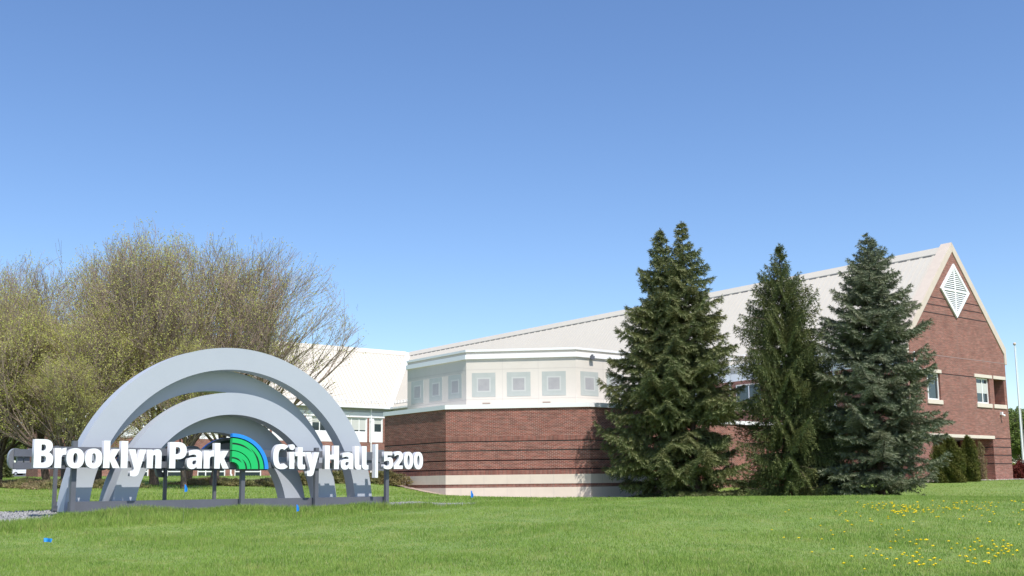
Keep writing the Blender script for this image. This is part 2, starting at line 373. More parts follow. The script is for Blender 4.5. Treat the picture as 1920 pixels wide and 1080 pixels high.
def window(P, D, N, s0, s1, za, zb, mulls=(), trans=(), depth=0.10, fw=0.06, blind=None, parent=HALL):
    """frame with mullions; the pane is its child"""
    P, D, N = Vector(P), Vector(D), Vector(N); f = PB(); o = P - N*depth
    for a, b, c, d in [(s0, s1, za, za+fw), (s0, s1, zb-fw, zb), (s0, s0+fw, za+fw, zb-fw), (s1-fw, s1, za+fw, zb-fw)]:
        f.box(o+D*a+ZU*c, D*(b-a), ZU*(d-c), N*0.06)
    for mu in mulls: f.box(o+D*(mu-fw/2)+ZU*(za+fw), D*fw, ZU*(zb-za-2*fw), N*0.055)
    for t in trans: f.box(o+D*(s0+fw)+ZU*(t-fw/2), D*(s1-s0-2*fw), ZU*fw, N*0.05)
    fr = f.build('window', M['frame'], parent)
    g = MB(); g.box(o+D*s0+ZU*za-N*0.005, D*(s1-s0), ZU*(zb-za), N*0.02); sub(g, 'pane', M['glass'], fr)
    if blind:
        g = MB(); g.box(o+D*(s0+fw)+ZU*blind[0]+N*0.018, D*(s1-s0-2*fw), ZU*(blind[1]-blind[0]), N*0.004); sub(g, 'blind', M['blind'], fr)
    return fr

# ---- gable end wall (face normal -V), a from A0 to A1
A0, A1, AC = -0.35, 12.15, 5.97
EZ, RZ, SL = 8.30, 16.0, 1.11
gw = PB(); holes = [(1.85-A0, 3.45-A0, 5.34, 7.1), (8.05-A0, 9.80-A0, 5.34, 7.1), (10.38-A0, 11.78-A0, 5.30, 7.1), (-0.15-A0, 1.0-A0, 5.30, 7.1), (2.1-A0, 9.75-A0, -1.2, 2.90)]
wall(gw, W(A0, 0, 0), U, A1-A0, -1.2, 9.0, holes, -V, 0.45)
half = (A1-A0)/2; gz0 = 9.0
gw.poly([W(A0, 0, gz0), W(A1, 0, gz0), W(AC, 0, gz0+half*1.12)])
# outer side walls of the two piers and the loggia behind the opening
for a, b0, b1 in ((A1, 0, 63), ):
    gw.poly([W(a, b0, -1.2), W(a, b1, -1.2), W(a, b1, 9.0), W(a, b0, 9.0)])
gw.poly([W(9.75, 0.45, -1.2), W(9.75, 2.4, -1.2), W(9.75, 2.4, 2.9), W(9.75, 0.45, 2.9)])
gw.poly([W(9.75, 2.4, -1.2), W(A1, 2.4, -1.2), W(A1, 2.4, 2.9), W(9.75, 2.4, 2.9)])
gw.poly([W(-0.2, 4.6, -1.2), W(A1, 4.6, -1.2), W(A1, 4.6, 2.9), W(-0.2, 4.6, 2.9)])
gw.poly([W(10.2, 0.46, 5.1), W(A1-0.02, 0.46, 5.1), W(A1-0.02, 2.2, 5.1), W(10.2, 2.2, 5.1)])
gw.poly([W(11.78, 0.44, 5.1), W(11.78, 2.4, 5.1), W(11.78, 2.4, 7.3), W(11.78, 0.44, 7.3)])
gw.poly([W(10.2, 2.4, 5.1), W(A1, 2.4, 5.1), W(A1, 2.4, 7.3), W(10.2, 2.4, 7.3)])
gw.build('gable_wall', M['brick'], HALL, fixn=False)
ce = PB(); ce.poly([W(A0, 0.45, 2.91), W(A1, 0.45, 2.91), W(A1, 4.6, 2.91), W(A0, 4.6, 2.91)]); ce.build('porch_ceiling', M['soffit'], HALL, fixn=False)
bd = PB()
def rake_a(z): return (z-gz0)/1.12      # inward distance of the rake at height z
for z in (11.12, 11.68, 12.19):
    hw = 1.87*(z-11.0)/1.9+0.05 if z > 11.0 else 0
    e = rake_a(z)+0.02
    band(bd, W(0, 0, 0), U, A0+e, AC-hw, z-0.035, z+0.035, -V); band(bd, W(0, 0, 0), U, AC+hw, A1-e, z-0.035, z+0.035, -V)
band(bd, W(0, 0, 0), U, 3.62, 7.78, 7.06, 7.13, -V)
for z in (2.35, 1.80, 1.22, 2.95): band(bd, W(0, 0, 0), U, 9.77, A1, z-0.035, z+0.035, -V)
for z in (2.35, 1.80, 1.22): band(bd, W(9.75, 0.02, 0), V, 0, 2.3, z-0.035, z+0.035, -U)
bd.build('recessed_course', M['groove'], HALL)
bd = PB()
band(bd, W(0, 0, 0), U, A0+0.02, A1-0.02, 8.25, 8.32, -V)
for a, z0, z1 in ((AC, 3.4, 10.8), (9.95, 7.4, 8.2), (1.9, 7.4, 8.2)): band(bd, W(0, 0, 0), U, a-0.012, a+0.012, z0, z1, -V)
bd.build('pale_joint', mat('pale wall joint', (0.28, 0.19, 0.17), 0.9), HALL)
for a0, a1, z0, z1 in ((1.6, 3.62, 7.11, 7.34), (7.8, 10.14, 7.11, 7.34), (10.32, 12.02, 7.11, 7.34), (-0.3, 1.3, 7.11, 7.34)):
    b_ = PB(); b_.box(W(a0, -0.05, z0), U*(a1-a0), ZU*(z1-z0), V*0.2); b_.build('lintel', M['cast'], HALL, bevel=0.008)
for a0, a1 in ((1.75, 3.58), (7.9, 9.92), (10.16, 11.9), (-0.3, 1.08)):
    b_ = PB(); b_.box(W(a0, -0.07, 5.05), U*(a1-a0), ZU*0.28, V*0.3); b_.build('sill', M['cast'], HALL, bevel=0.008)
b_ = PB(); b_.box(W(1.6, -0.05, 2.905), U*8.35, ZU*0.22, V*0.3); b_.build('lintel', M['cast'], HALL, bevel=0.01)
window(W(0, 0, 0), U, -V, 1.85, 3.45, 5.34, 7.1, mulls=(2.2,), depth=0.2, fw=0.09)
window(W(0, 0, 0), U, -V, 8.05, 9.80, 5.34, 7.1, mulls=(9.05,), depth=0.2, fw=0.10, blind=(6.05, 6.75))
# louvred diamond vent
cx, cz, hw, hh = 5.97, 12.9, 1.83, 1.88
db = PB(); db.hull([W(cx, -0.03, cz+hh), W(cx+hw, -0.03, cz), W(cx, -0.03, cz-hh), W(cx-hw, -0.03, cz)], [W(cx, 0.02, cz+hh), W(cx+hw, 0.02, cz), W(cx, 0.02, cz-hh), W(cx-hw, 0.02, cz)])
louv = db.build('louvre_vent', M['soffit'], HALL)
fr = MB(); t = 0.17
def dia(k, b): return [W(cx, b, cz+hh*k), W(cx+hw*k, b, cz), W(cx, b, cz-hh*k), W(cx-hw*k, b, cz)]
o_, i_ = dia(1.0, -0.12), dia(1-0.15, -0.12); ob, ib = dia(1.0, 0.0), dia(1-0.15, 0.0)
for k in range(4):
    k2 = (k+1) % 4; fr.hull([o_[k], o_[k2], i_[k2], i_[k]], [ob[k], ob[k2], ib[k2], ib[k]])
fr.box(W(cx-0.065, -0.10, cz-hh*0.86), U*0.13, ZU*hh*1.72, V*0.05); fr.box(W(cx-hw*0.86, -0.101, cz-0.075), U*hw*1.72, ZU*0.15, V*0.052)
sub(fr, 'vent_frame', M['white'], louv)
sl = MB(); z = cz-hh*0.84
while z < cz+hh*0.82:
    w_ = hw*(1-abs(z+0.05-cz)/hh)-0.27
    if w_ > 0.05 and abs(z+0.04-cz) > 0.09:
        sl.hull([W(cx-w_, -0.095, z), W(cx+w_, -0.095, z), W(cx+w_, -0.085, z+0.012), W(cx-w_, -0.085, z+0.012)], [W(cx-w_, -0.035, z+0.085), W(cx+w_, -0.035, z+0.085), W(cx+w_, -0.025, z+0.095), W(cx-w_, -0.025, z+0.095)])
    z += 0.135
sub(sl, 'louvre_slat', M['white'], louv)

# ---- parapet copings of both gables (wrap the rake, drop to a kneeler at the eave)
def coping(org, D, N, c, halfw, apex, kneel_z, eave_z, thick=0.75):
    """org: point under apex on face plane (z=0), D along the face, N outwards"""
    mb = PB(); O = org
    for s in (-1, 1):
        pts = [(0, apex), (s*(halfw+0.14), eave_z), (s*(halfw+0.14), kneel_z), (s*(halfw-0.16), kneel_z), (s*(halfw-0.16), eave_z-0.42), (0, apex-0.66)]
        f = [O + D*x + ZU*z + N*0.06 for x, z in pts]; b = [O + D*x + ZU*z - N*thick for x, z in pts]
        mb.hull(f, b)
    return mb.build('parapet_coping', M['stone'], HALL, bevel=0.012)
coping(W(AC, 0, 0), U, -V, 0, half, 16.30, 8.22, 9.36)

# ---- right wing (ridge along V at a=AC) and left wing (ridge along -U from the junction)
hwid = 6.23; RW = 63.4; RIDGE = 15.95; EAVE = 8.72; OVER = 0.45
J = (AC, 69.2); LW = 34.6
ia, ib_ = AC-hwid, J[1]-hwid       # inner corner of the two eaves
rs = (RIDGE-EAVE)/(hwid+OVER)
rf = PB()
ea = ia-OVER; eb = ib_-OVER
# visible slope of the right wing
rf.hull([W(ea, 0.72, EAVE), W(ea, eb, EAVE), W(AC, J[1], RIDGE), W(AC, 0.72, RIDGE)], [W(ea, 0.72, EAVE-0.14), W(ea, eb, EAVE-0.14), W(AC, J[1], RIDGE-0.2), W(AC, 0.72, RIDGE-0.2)])
rf.hull([W(AC, 0.72, RIDGE), W(AC, J[1]+7, RIDGE), W(AC+hwid+OVER, J[1]+7, EAVE), W(AC+hwid+OVER, 0.72, EAVE)], [W(AC, 0.72, RIDGE-0.2), W(AC, J[1]+7, RIDGE-0.2), W(AC+hwid+OVER, J[1]+7, EAVE-0.14), W(AC+hwid+OVER, 0.72, EAVE-0.14)])
roofR = rf.build('roof', M['roof'], HALL)
la = ia - LW                        # left end of the left wing
rf = PB()
rf.hull([W(la, eb, EAVE), W(ea, eb, EAVE), W(AC, J[1], RIDGE), W(la, J[1], RIDGE)], [W(la, eb, EAVE-0.14), W(ea, eb, EAVE-0.14), W(AC, J[1], RIDGE-0.2), W(la, J[1], RIDGE-0.2)])
rf.hull([W(la, J[1], RIDGE), W(AC, J[1], RIDGE), W(AC, J[1]+hwid+OVER, EAVE), W(la, J[1]+hwid+OVER, EAVE)], [W(la, J[1], RIDGE-0.2), W(AC, J[1], RIDGE-0.2), W(AC, J[1]+hwid+OVER, EAVE-0.14), W(la, J[1]+hwid+OVER, EAVE-0.14)])
roofL = rf.build('roof', M['roof'], HALL)
rb = MB()
b = 1.1
while b < eb+hwid+OVER-0.3:        # seams on the right wing, cut by the valley
    zlo = EAVE if b < eb else EAVE+(b-eb)*rs; alo = ea if b < eb else ea+(b-eb)
    k = Vector((-rs, 0, 1)).normalized(); n_ = (-U*rs + ZU).normalized()
    p, q = W(alo, b, zlo), W(AC-0.1, b, RIDGE-0.1*rs)
    rb.box(p-V*0.012, q-p, V*0.02, n_*0.022); b += 0.45
sub(rb, 'roof_seam', M['roofrib'], roofR)
rb = MB(); a = la+0.9
while a < AC-0.3:
    blo = eb if a < ea else eb+(a-ea); zlo = EAVE if a < ea else EAVE+(a-ea)*rs
    n_ = (-V*rs + ZU).normalized(); p, q = W(a, blo, zlo), W(a, J[1]-0.1, RIDGE-0.1*rs)
    rb.box(p-U*0.012, q-p, U*0.035, n_*0.055); a += 0.45
sub(rb, 'roof_seam', M['roofrib'], roofL)
# valley flashing
p, q = W(ea, eb, EAVE+0.05), W(AC, J[1], RIDGE+0.05)
vf2 = MB(); vf2.poly([p, q, q-U*0.45, p-U*0.45]); vf2.poly([p, q, q-V*0.45, p-V*0.45]); sub(vf2, 'valley_flashing', M['white'], roofL, fixn=False)
# ridge caps with vent dashes beneath
rc = MB()
def fold(f0, f1):
    return [f0(-0.42, -0.42*rs+0.10), f0(0, 0.16), f0(0.42, -0.42*rs+0.10), f0(0.42, -0.42*rs+0.02), f0(0, 0.04), f0(-0.42, -0.42*rs+0.02)], [f1(-0.42, -0.42*rs+0.10), f1(0, 0.16), f1(0.42, -0.42*rs+0.10), f1(0.42, -0.42*rs+0.02), f1(0, 0.04), f1(-0.42, -0.42*rs+0.02)]
rc.hull(*fold(lambda x, z: W(AC+x, 0.75, RIDGE+z), lambda x, z: W(AC+x, J[1], RIDGE+z)))
oR = sub(rc, 'ridge_cap', M['roof'], roofR)
rc = MB(); rc.hull(*fold(lambda x, z: W(la+0.7, J[1]+x, RIDGE+z), lambda x, z: W(AC-0.5, J[1]+x, RIDGE+z))); sub(rc, 'ridge_cap', M['roof'], roofL)
rv = MB(); b = 1.2
while b < J[1]-1: rv.box(W(AC-0.47, b, RIDGE-0.52), V*0.66, U*0.05, ZU*0.10); b += 0.95
sub(rv, 'ridge_vent', M['vent'], roofR)
# gutters, soffits, frieze boards
gt = PB(); gt.box(W(ea-0.14, 0.75, EAVE-0.16), V*(eb-0.9), U*0.15, ZU*0.17); gt.box(W(la, eb-0.14, EAVE-0.16), U*(ea-la-0.02), V*0.15, ZU*0.17); gt.build('gutter', M['white'], HALL)
sf = PB(); sf.box(W(ea, 0.75, EAVE-0.22), V*(ib_-0.75), U*(OVER+0.02), ZU*0.05); sf.box(W(la, eb, EAVE-0.22), U*(ea-la), V*(OVER+0.02), ZU*0.05)
sf.box(W(ia-0.03, 0.5, 8.12), V*(ib_-0.5), U*0.03, ZU*0.38); sf.box(W(la, ib_-0.03, 8.12), U*(ia-la-0.05), V*0.03, ZU*0.38); sf.build('soffit', M['soffit'], HALL)  # grey strips on the walls paint the shade under the eaves
fz = PB(); fz.box(W(ia-0.06, 0.5, 7.56), V*(ib_-0.6), U*0.06, ZU*0.555); fz.box(W(la+0.2, ib_-0.06, 7.56), U*(ia-la-0.3), V*0.06, ZU*0.555); fz.build('frieze_board', M['white'], HALL)
# snow guards near the eaves
def snow(p0, p1, n_):
    mb = PB(); d = (p1-p0); L = d.length; d = d.normalized()
    mb.tube(p0+ZU*0.34, p1+ZU*0.34, 0.022, n=5); mb.tube(p0+ZU*0.12, p1+ZU*0.12, 0.018, n=5)
    s = 0.2
    while s < L: q = p0+d*s; mb.box(q, d*0.05, ZU*0.38, n_*0.16); s += 0.62
    return mb.build('snow_guard', M['white'], HALL)
snow(W(ea+0.35, 1.2, EAVE+0.35*rs), W(ea+0.35, eb-0.2, EAVE+0.35*rs), U); snow(W(la+0.8, eb+0.35, EAVE+0.35*rs), W(ea-0.2, eb+0.35, EAVE+0.35*rs), V)

# ---- long walls
def downspout(P, N, D, z0, z1):
    P, N, D = Vector(P), Vector(N), Vector(D); mb = PB()
    mb.box(P+N*0.03+ZU*(z0+0.25)-D*0.07, D*0.14, N*0.11, ZU*(z1-z0-0.25)); mb.box(P+N*0.03+ZU*z0-D*0.07, D*0.14, N*0.32, ZU*0.26)
    z = z0+1.2
    while z < z1: mb.box(P+N*0.01+ZU*z-D*0.10, D*0.20, N*0.15, ZU*0.06); z += 2.4
    return mb.build('downspout', M['white'], HALL, bevel=0.01)
lwh = []; units = []
p0 = W(la, ib_, 0)
# ground floor window units of the left wing measured from the inner corner going left
for k in range(-1, 9):
    t1 = 18.15+(k-4)*3.8-0.0; s1 = LW-t1+2.85; s0 = LW-t1
    if s0 > 2.4 and s1 < LW-0.3: lwh.append((s0, s1, 0.78, 3.2)); units.append((s0, s1))
uph = []; t = 2.66
while t+3.6 < LW-0.8: uph.append((LW-t-3.30, LW-t-0.50, 5.95, 7.52)); t += 3.8
uph.append((LW-2.25, LW-1.20, 5.95, 7.52))
lw = PB(); wall(lw, p0, U, LW, 0.2, 4.9, lwh, -V, 0.2)
# left wing stone base course is laid proud between the windows
lw.poly([p0+ZU*7.53, p0+U*LW+ZU*7.53, p0+U*LW+ZU*8.4, p0+ZU*8.4])
wp = PB(); wall(wp, p0, U, LW, 4.9, 7.53, uph, -V, 0.2); wp.build('spandrel_panel', M['white'], HALL, fixn=False)
lw.poly([W(la, ib_, 0.2), W(la, ib_+2*hwid, 0.2), W(la, ib_+2*hwid, 9.0), W(la, ib_, 9.0)])
lw.poly([W(la, ib_, 9.0), W(la, ib_+2*hwid, 9.0), W(la, J[1], RIDGE)])
lw.poly([W(la, ib_+2*hwid, 0.2), W(AC+hwid, ib_+2*hwid, 0.2), W(AC+hwid, ib_+2*hwid, 8.6), W(la, ib_+2*hwid, 8.6)])
lw.poly([W(AC+hwid, ib_+2*hwid, -1), W(AC+hwid, 63, -1), W(AC+hwid, 63, 8.6), W(AC+hwid, ib_+2*hwid, 8.6)])
lw.build('long_wall', M['brick'], HALL, fixn=False)
coping(W(la, J[1], 0), V, -U, 0, hwid, 16.30, 8.22, 9.36)
bs = PB(); edges = [0]+[e for u_ in units for e in u_]+[LW]; edges = sorted(edges)
for i in range(0, len(edges), 2):
    if edges[i+1]-edges[i] > 0.05: bs.box(p0+U*(edges[i]+0.01)-V*0.03+ZU*0.3, U*(edges[i+1]-edges[i]-0.02), V*0.03, ZU*0.95)
bs.build('stone_base', M['cast'], HALL)
for s0, s1 in units:
    window(p0, U, -V, s0, s1, 0.78, 3.2, mulls=(s0+(s1-s0)*0.30,), trans=(1.72,), depth=0.12, fw=0.11)
for i, (s0, s1, z0, z1) in enumerate(uph):
    window(p0, U, -V, s0, s1, z0, z1, mulls=(s0+0.95, s0+1.9) if s1-s0 > 2 else (), depth=0.14, fw=0.10, blind=(6.9, 7.42) if i % 3 else (6.2, 7.42))
    pc = PB(); pc.box(p0+U*(s1+0.06)-V*0.05+ZU*4.9, U*0.24, V*0.05, ZU*2.6); pc.build('brick_pilaster', M['brick'], HALL)
for t_ in (2.66, 18.6, 32.6): downspout(p0+U*(LW-t_), -V, U, 1.2, EAVE-0.17)
# end pier of the left wing
pr = PB(); pr.box(W(la-1.7, ib_+1.0, 0.2), U*1.0, V*0.9, ZU*1.75); pr.build('end_pier', M['brick'], HALL)
# right wing wall facing left (normal -U)
rwh = []; s = 5.4; k = 0
rw = PB(); rholes = [(0.9, 4.1, -1.2, 2.9)]
while s < 60: rholes += [(s+1.2, s+3.6, 5.6, 7.3), (s+1.2, s+3.6, 0.9, 3.0)]; s += 5.2
wall(rw, W(ia, 0, 0), V, RW, -1.2, 8.5, rholes, -U, 0.25)
rw.build('long_wall', M['brick'], HALL, fixn=False)
for h in rholes[1:]: window(W(ia, 0, 0), V, -U, h[0], h[1], h[2], h[3], mulls=((h[0]+h[1])/2,), depth=0.16, fw=0.08)
for h in rholes[1:]:
    b_ = PB(); b_.box(W(ia-0.06, h[0]-0.12, h[2]-0.24), V*(h[1]-h[0]+0.24), U*0.2, ZU*0.235); b_.build('sill', M['cast'], HALL)
bd = PB()
for z in (2.35, 1.80, 1.22, 3.3): band(bd, W(ia, 0, 0), V, 4.3, RW, z-0.035, z+0.035, -U)
bd.build('recessed_course', M['groove'], HALL)
for t_ in (5.5, 6.0, 14.6, 26.0): downspout(W(ia, t_, 0), -U, V, 0.7 if t_ < 7 else 0.2, EAVE-0.17)

# ---- faceted corner block: brick base with cast stone courses, pale drum on top
OC = Vector((1.360, 64.374, 0))
def oc(Rr, k):
    an = UA+math.pi/8+k*math.pi/4; return OC+Vector((math.cos(an)*Rr, math.sin(an)*Rr, 0))
RB, RD = 9.939, 7.885
cb = [oc(RB, k) for k in range(-5, 3)]
Bc, Ac = oc(RB, -4), oc(RB, -5)
ldir = (Ac-Bc).normalized(); Ac = Bc+ldir*6.25
foot = [Ac, oc(RB, -4), oc(RB, -3), oc(RB, -2), oc(RB, -1), oc(RB, 0)]
bb = PB(); gv = PB(); so = PB(); st = PB(); cp = PB(); jn = PB()
for i in range(len(foot)-1):
    p, q = foot[i], foot[i+1]; d = (q-p); L = d.length; d = d.normalized(); n_ = Vector((d.y, -d.x, 0))
    if n_.dot((p+q)/2-OC) < 0: n_ = -n_
    def seg(mb, z0, z1, out=0.0):
        mb.hull([p+ZU*z0+n_*out, q+ZU*z0+n_*out, q+ZU*z1+n_*out, p+ZU*z1+n_*out], [p+ZU*z0-n_*0.3, q+ZU*z0-n_*0.3, q+ZU*z1-n_*0.3, p+ZU*z1-n_*0.3])
    def f(mb, z0, z1, out=0.0):
        e0 = math.tan(math.pi/8)*out
        mb.poly([p-d*e0+n_*out+ZU*z0, q+d*e0+n_*out+ZU*z0, q+d*e0+n_*out+ZU*z1, p-d*e0+n_*out+ZU*z1])
    lev = [(0.60, 0.84, 's'), (0.84, 0.90, 'g'), (0.90, 1.32, 'b'), (1.32, 1.38, 'g'), (1.38, 1.83, 'b'), (1.83, 1.89, 'g'), (1.89, 2.31, 'b'), (2.31, 2.37, 'g'), (2.37, 2.60, 's'), (2.60, 4.07, 'b'), (-0.06, 0.12, 's')]
    for z0, z1, t_ in lev: f({'s': so, 'g': gv, 'b': bb}[t_], z0, z1, {'s': 0.0, 'g': -0.02, 'b': 0.0}[t_])
    for z0, z1, t_ in lev:
        if t_ == 'g':
            for zz in (z0, z1): gv.poly([p+ZU*zz, q+ZU*zz, q-n_*0.02+ZU*zz, p-n_*0.02+ZU*zz])
    f(st, 0.12, 0.60, 0.02); f(st, -1.6, -0.06, 0.02)
    for zz in (0.12, 0.60, -0.06):
        e0 = math.tan(math.pi/8)*0.02; st.poly([p-d*e0+n_*0.02+ZU*zz, q+d*e0+n_*0.02+ZU*zz, q+ZU*zz, p+ZU*zz])
    s = 0.8
    while s < L-0.2:
        for z0, z1 in ((0.13, 0.59), (-1.5, -0.07)): jn.box(p+d*s+n_*0.018+ZU*z0, d*0.012, ZU*(z1-z0), n_*0.004)
        s += 1.22
    e = math.tan(math.pi/8)*0.08; e2 = math.tan(math.pi/8)*0.5
    cp.hull([p-d*e+n_*0.08+ZU*4.07, q+d*e+n_*0.08+ZU*4.07, q+d*e+n_*0.08+ZU*4.30, p-d*e+n_*0.08+ZU*4.30], [p+d*e2*3-n_*2.6+ZU*4.07, q-d*e2*3-n_*2.6+ZU*4.07, q-d*e2*3-n_*2.6+ZU*4.32, p+d*e2*3-n_*2.6+ZU*4.32])
# left return of the base behind the visible face
p, q = Ac, Ac+U*6
bb.poly([p+ZU*-1, q+ZU*-1, q+ZU*4.07, p+ZU*4.07])
bb.build('brick_base', M['brick'], HALL, fixn=False); gv.build('recessed_course', M['groove'], HALL, fixn=False)
so.build('soldier_course', M['soldier'], HALL, fixn=False); st.build('stone_base', M['cast'], HALL, fixn=False); jn.build('stone_joint', M['joint'], HALL)
cp.build('base_coping', M['white'], HALL)
# drum
dm = PB(); dk = [oc(RD, k) for k in range(-5, 4)]
dm.poly([c+ZU*7.15 for c in dk[:-1]])
b2 = PB(); tc_ = PB(); jn = PB(); pipe = PB()
for i in range(len(dk)-1):
    p, q = dk[i], dk[i+1]; d = (q-p); L = d.length; d = d.normalized(); n_ = Vector((d.y, -d.x, 0)); tg = math.tan(math.pi/8)
    if n_.dot((p+q)/2-OC) < 0: n_ = -n_
    dm.poly([p+ZU*4.2, q+ZU*4.2, q+ZU*7.4, p+ZU*7.4])
    def ringb(mb, out, z0, z1, back=0.25):
        mb.hull([p-d*tg*out+n_*out+ZU*z0, q+d*tg*out+n_*out+ZU*z0, q+d*tg*out+n_*out+ZU*z1, p-d*tg*out+n_*out+ZU*z1],
                [p+d*tg*back-n_*back+ZU*z0, q-d*tg*back-n_*back+ZU*z0, q-d*tg*back-n_*back+ZU*z1, p+d*tg*back-n_*back+ZU*z1])
    ringb(b2, 0.10, 6.95, 7.19); ringb(tc_, 0.07, 7.35, 7.47)
    if i in (7, ): pass
    for s in (0.0+2.0, 3.97): jn.box(p+d*s+ZU*4.32+n_*0.001, d*0.012, ZU*2.6, n_*0.003)
    jn.box(p+ZU*4.72+n_*0.001, d*L, ZU*0.012, n_*0.003); jn.box(p+ZU*6.36+n_*0.001, d*L, ZU*0.012, n_*0.003)
    if i in (0, 1, 2, 3):
        for c in (0.97, 2.90, 4.83):
            s = c if i != 0 else c+0.05
            if i == 0: s = L-s if False else L-c-0.10
            pn = PB(); pn.box(p+d*(s-0.65)+ZU*4.86, d*1.30, ZU*1.32, n_*0.012); pp = pn.build('tile_panel', M['glassblock'], HALL)
            r_ = MB(); r_.box(p+d*(s-0.39)+ZU*5.12, d*0.78, ZU*0.80, n_*0.017); sub(r_, 'tile_ring', M['ring'], pp)
            r_ = MB(); r_.box(p+d*(s-0.31)+ZU*5.20, d*0.62, ZU*0.64, n_*0.022); sub(r_, 'tile_centre', M['glassblock2'], pp)
    if i == 1:
        for s in (1.05, 4.35):
            sc_ = PB(); sc_.box(p+d*(s-0.15)+ZU*4.42, d*0.42, ZU*0.11, n_*0.03); sc_.build('scupper', mat('bronze scupper', (0.30, 0.24, 0.20), 0.7), HALL)
    if i == 2:
        lt = PB(); lt.box(p+d*0.95+ZU*6.85+n_*0.105, d*0.26, ZU*0.20, n_*0.12); lt.box(p+d*1.04+ZU*7.07+n_*0.10, d*0.1, ZU*0.06, n_*0.10)
        lt.build('floodlight', M['darksteel'], HALL, bevel=0.01)
dm.build('drum_wall', M['stucco'], HALL, fixn=False); b2.build('drum_band', M['white'], HALL); tc_.build('drum_cap', M['white'], HALL); jn.build('panel_joint', M['joint'], HALL)
# low brick link between the corner block and the right wing
E_ = oc(RB, -1); F_ = oc(RB, -2)
def ab(P): r = P-G0; return r.dot(U), r.dot(V)
fa, fb = ab(oc(RB, -1))
lk = PB(); lk.box(W(fa-0.5, fb+1.0, -1.5), U*(ia-fa+0.6), V*18, ZU*5.5); lk.build('link_block', M['brick'], HALL)
lk = PB(); lk.box(W(fa-0.58, fb+0.92, 4.005), U*(ia-fa+0.5), V*18.2, ZU*0.25); lk.build('link_coping', M['white'], HALL)
# small security lamp on the gable
sl_ = PB(); sl_.box(W(10.95, -0.16, 4.62), U*0.16, ZU*0.20, V*0.16); sl_.ball(W(11.05, -0.24, 4.56), 0.09); sl_.build('security_light', [M['white']], HALL)
sl_ = PB(); sl_.box(W(0.38, -0.10, 7.4), U*0.10, ZU*0.95, V*0.09); sl_.build('conduit_pipe', M['white'], HALL)
#@@REST@@
# ------------------------------------------------------------------ monument sign (s along the sign, n back from the letter faces)
SB = 0.743
S0 = Vector((-9.107, 20.0, 0)); SD = Vector((math.cos(SB), math.sin(SB), 0)); SN = Vector((-math.sin(SB), math.cos(SB), 0))
def SW(s, n, z): return S0 + SD*s + SN*n + ZU*z
SIGN = empty('monument_sign', (0, 0, 0))
tag(SIGN, 'civic monument sign with nested grey arches and white lettering on charcoal posts', 'sign')
def arch(cs, cz, ro, ri, n0, n1, zb=-0.42, N=72):
    mb = MB(); a0 = math.asin((zb-cz)/ro); ai = math.asin((zb-cz)/ri); P = []
    for k in range(N+1):
        t = k/N; ao = a0+(math.pi-2*a0)*t; an = ai+(math.pi-2*ai)*t
        P.append(((cs+ro*math.cos(ao), cz+ro*math.sin(ao)), (cs+ri*math.cos(an), cz+ri*math.sin(an))))
    for (o1, i1), (o2, i2) in zip(P[:-1], P[1:]):
        f = [SW(*(o1[0], n0, o1[1])), SW(i1[0], n0, i1[1]), SW(i2[0], n0, i2[1]), SW(o2[0], n0, o2[1])]
        b = [SW(o1[0], n1, o1[1]), SW(i1[0], n1, i1[1]), SW(i2[0], n1, i2[1]), SW(o2[0], n1, o2[1])]
        mb.poly(f); mb.poly(b[::-1]); mb.poly([f[0], f[3], b[3], b[0]]); mb.poly([f[1], b[1], b[2], f[2]])
    o = mb.build('arch', M['steel'], SIGN, fixn=False)
    import bmesh
    bm = bmesh.new(); bm.from_mesh(o.data); bmesh.ops.remove_doubles(bm, verts=bm.verts, dist=1e-4); bmesh.ops.recalc_face_normals(bm, faces=bm.faces)
    for e in bm.edges: e.smooth = len(e.link_faces) == 2 and e.calc_face_angle(0) < 0.5
    for f in bm.faces: f.smooth = True
    bm.to_mesh(o.data); bm.free(); return o
arch(4.56, -0.55, 3.70, 3.21, 0.65, 1.00)
arch(4.30, -0.58, 3.28, 2.78, 1.17, 1.52)
arch(4.52, -0.58, 2.72, 2.23, 0.65, 1.00)
arch(4.28, -0.62, 2.42, 1.90, 1.17, 1.52)
REARN = 1.9
for s, n, z0, z1 in ((0.86, 0.16, -0.60, 0.97), (4.50, 0.16, -0.60, 0.93), (6.37, 0.16, -0.60, 0.93), (8.36, 0.16, -0.60, 0.86),
                     (1.05, REARN-0.2, -0.60, 0.93), (3.43, REARN-0.2, -0.60, 0.93), (4.62, REARN-0.2, -0.60, 0.93), (8.36, REARN-0.2, -0.6, 0.95)):
    mb = MB(); pw = 0.095 if n < 1 else 0.07; mb.box(SW(s-pw/2, n, z0), SD*pw, SN*pw, ZU*(z1-z0)); mb.build('post', M['darksteel'], SIGN, bevel=0.004)
for n in (0.125, REARN-0.165):
    for z, h in ((0.70, 0.15), (0.45, 0.13)):
        mb = MB(); mb.box(SW(0.10 if n < 1 else 0.22, n+0.001, z), SD*(9.15 if n < 1 else 9.0), SN*0.034, ZU*h); mb.build('rail', M['darksteel'], SIGN)
# base frame
mb = MB()
mb.box(SW(0.86, 0.34, -0.60), SD*7.59, SN*0.10, ZU*0.385); mb.box(SW(1.0, 1.62, -0.60), SD*7.45, SN*0.10, ZU*0.375)
mb.box(SW(1.02, 0.441, -0.60), SD*0.07, SN*1.18, ZU*0.30); mb.box(SW(8.351, 0.441, -0.60), SD*0.10, SN*1.18, ZU*0.37)
mb.build('base_frame', M['darksteel'], SIGN, bevel=0.004)
mb = MB(); mb.box(SW(1.0, 0.45, -0.40), SD*7.34, SN*1.16, ZU*0.03); mb.build('base_grate', M['vent'], SIGN)

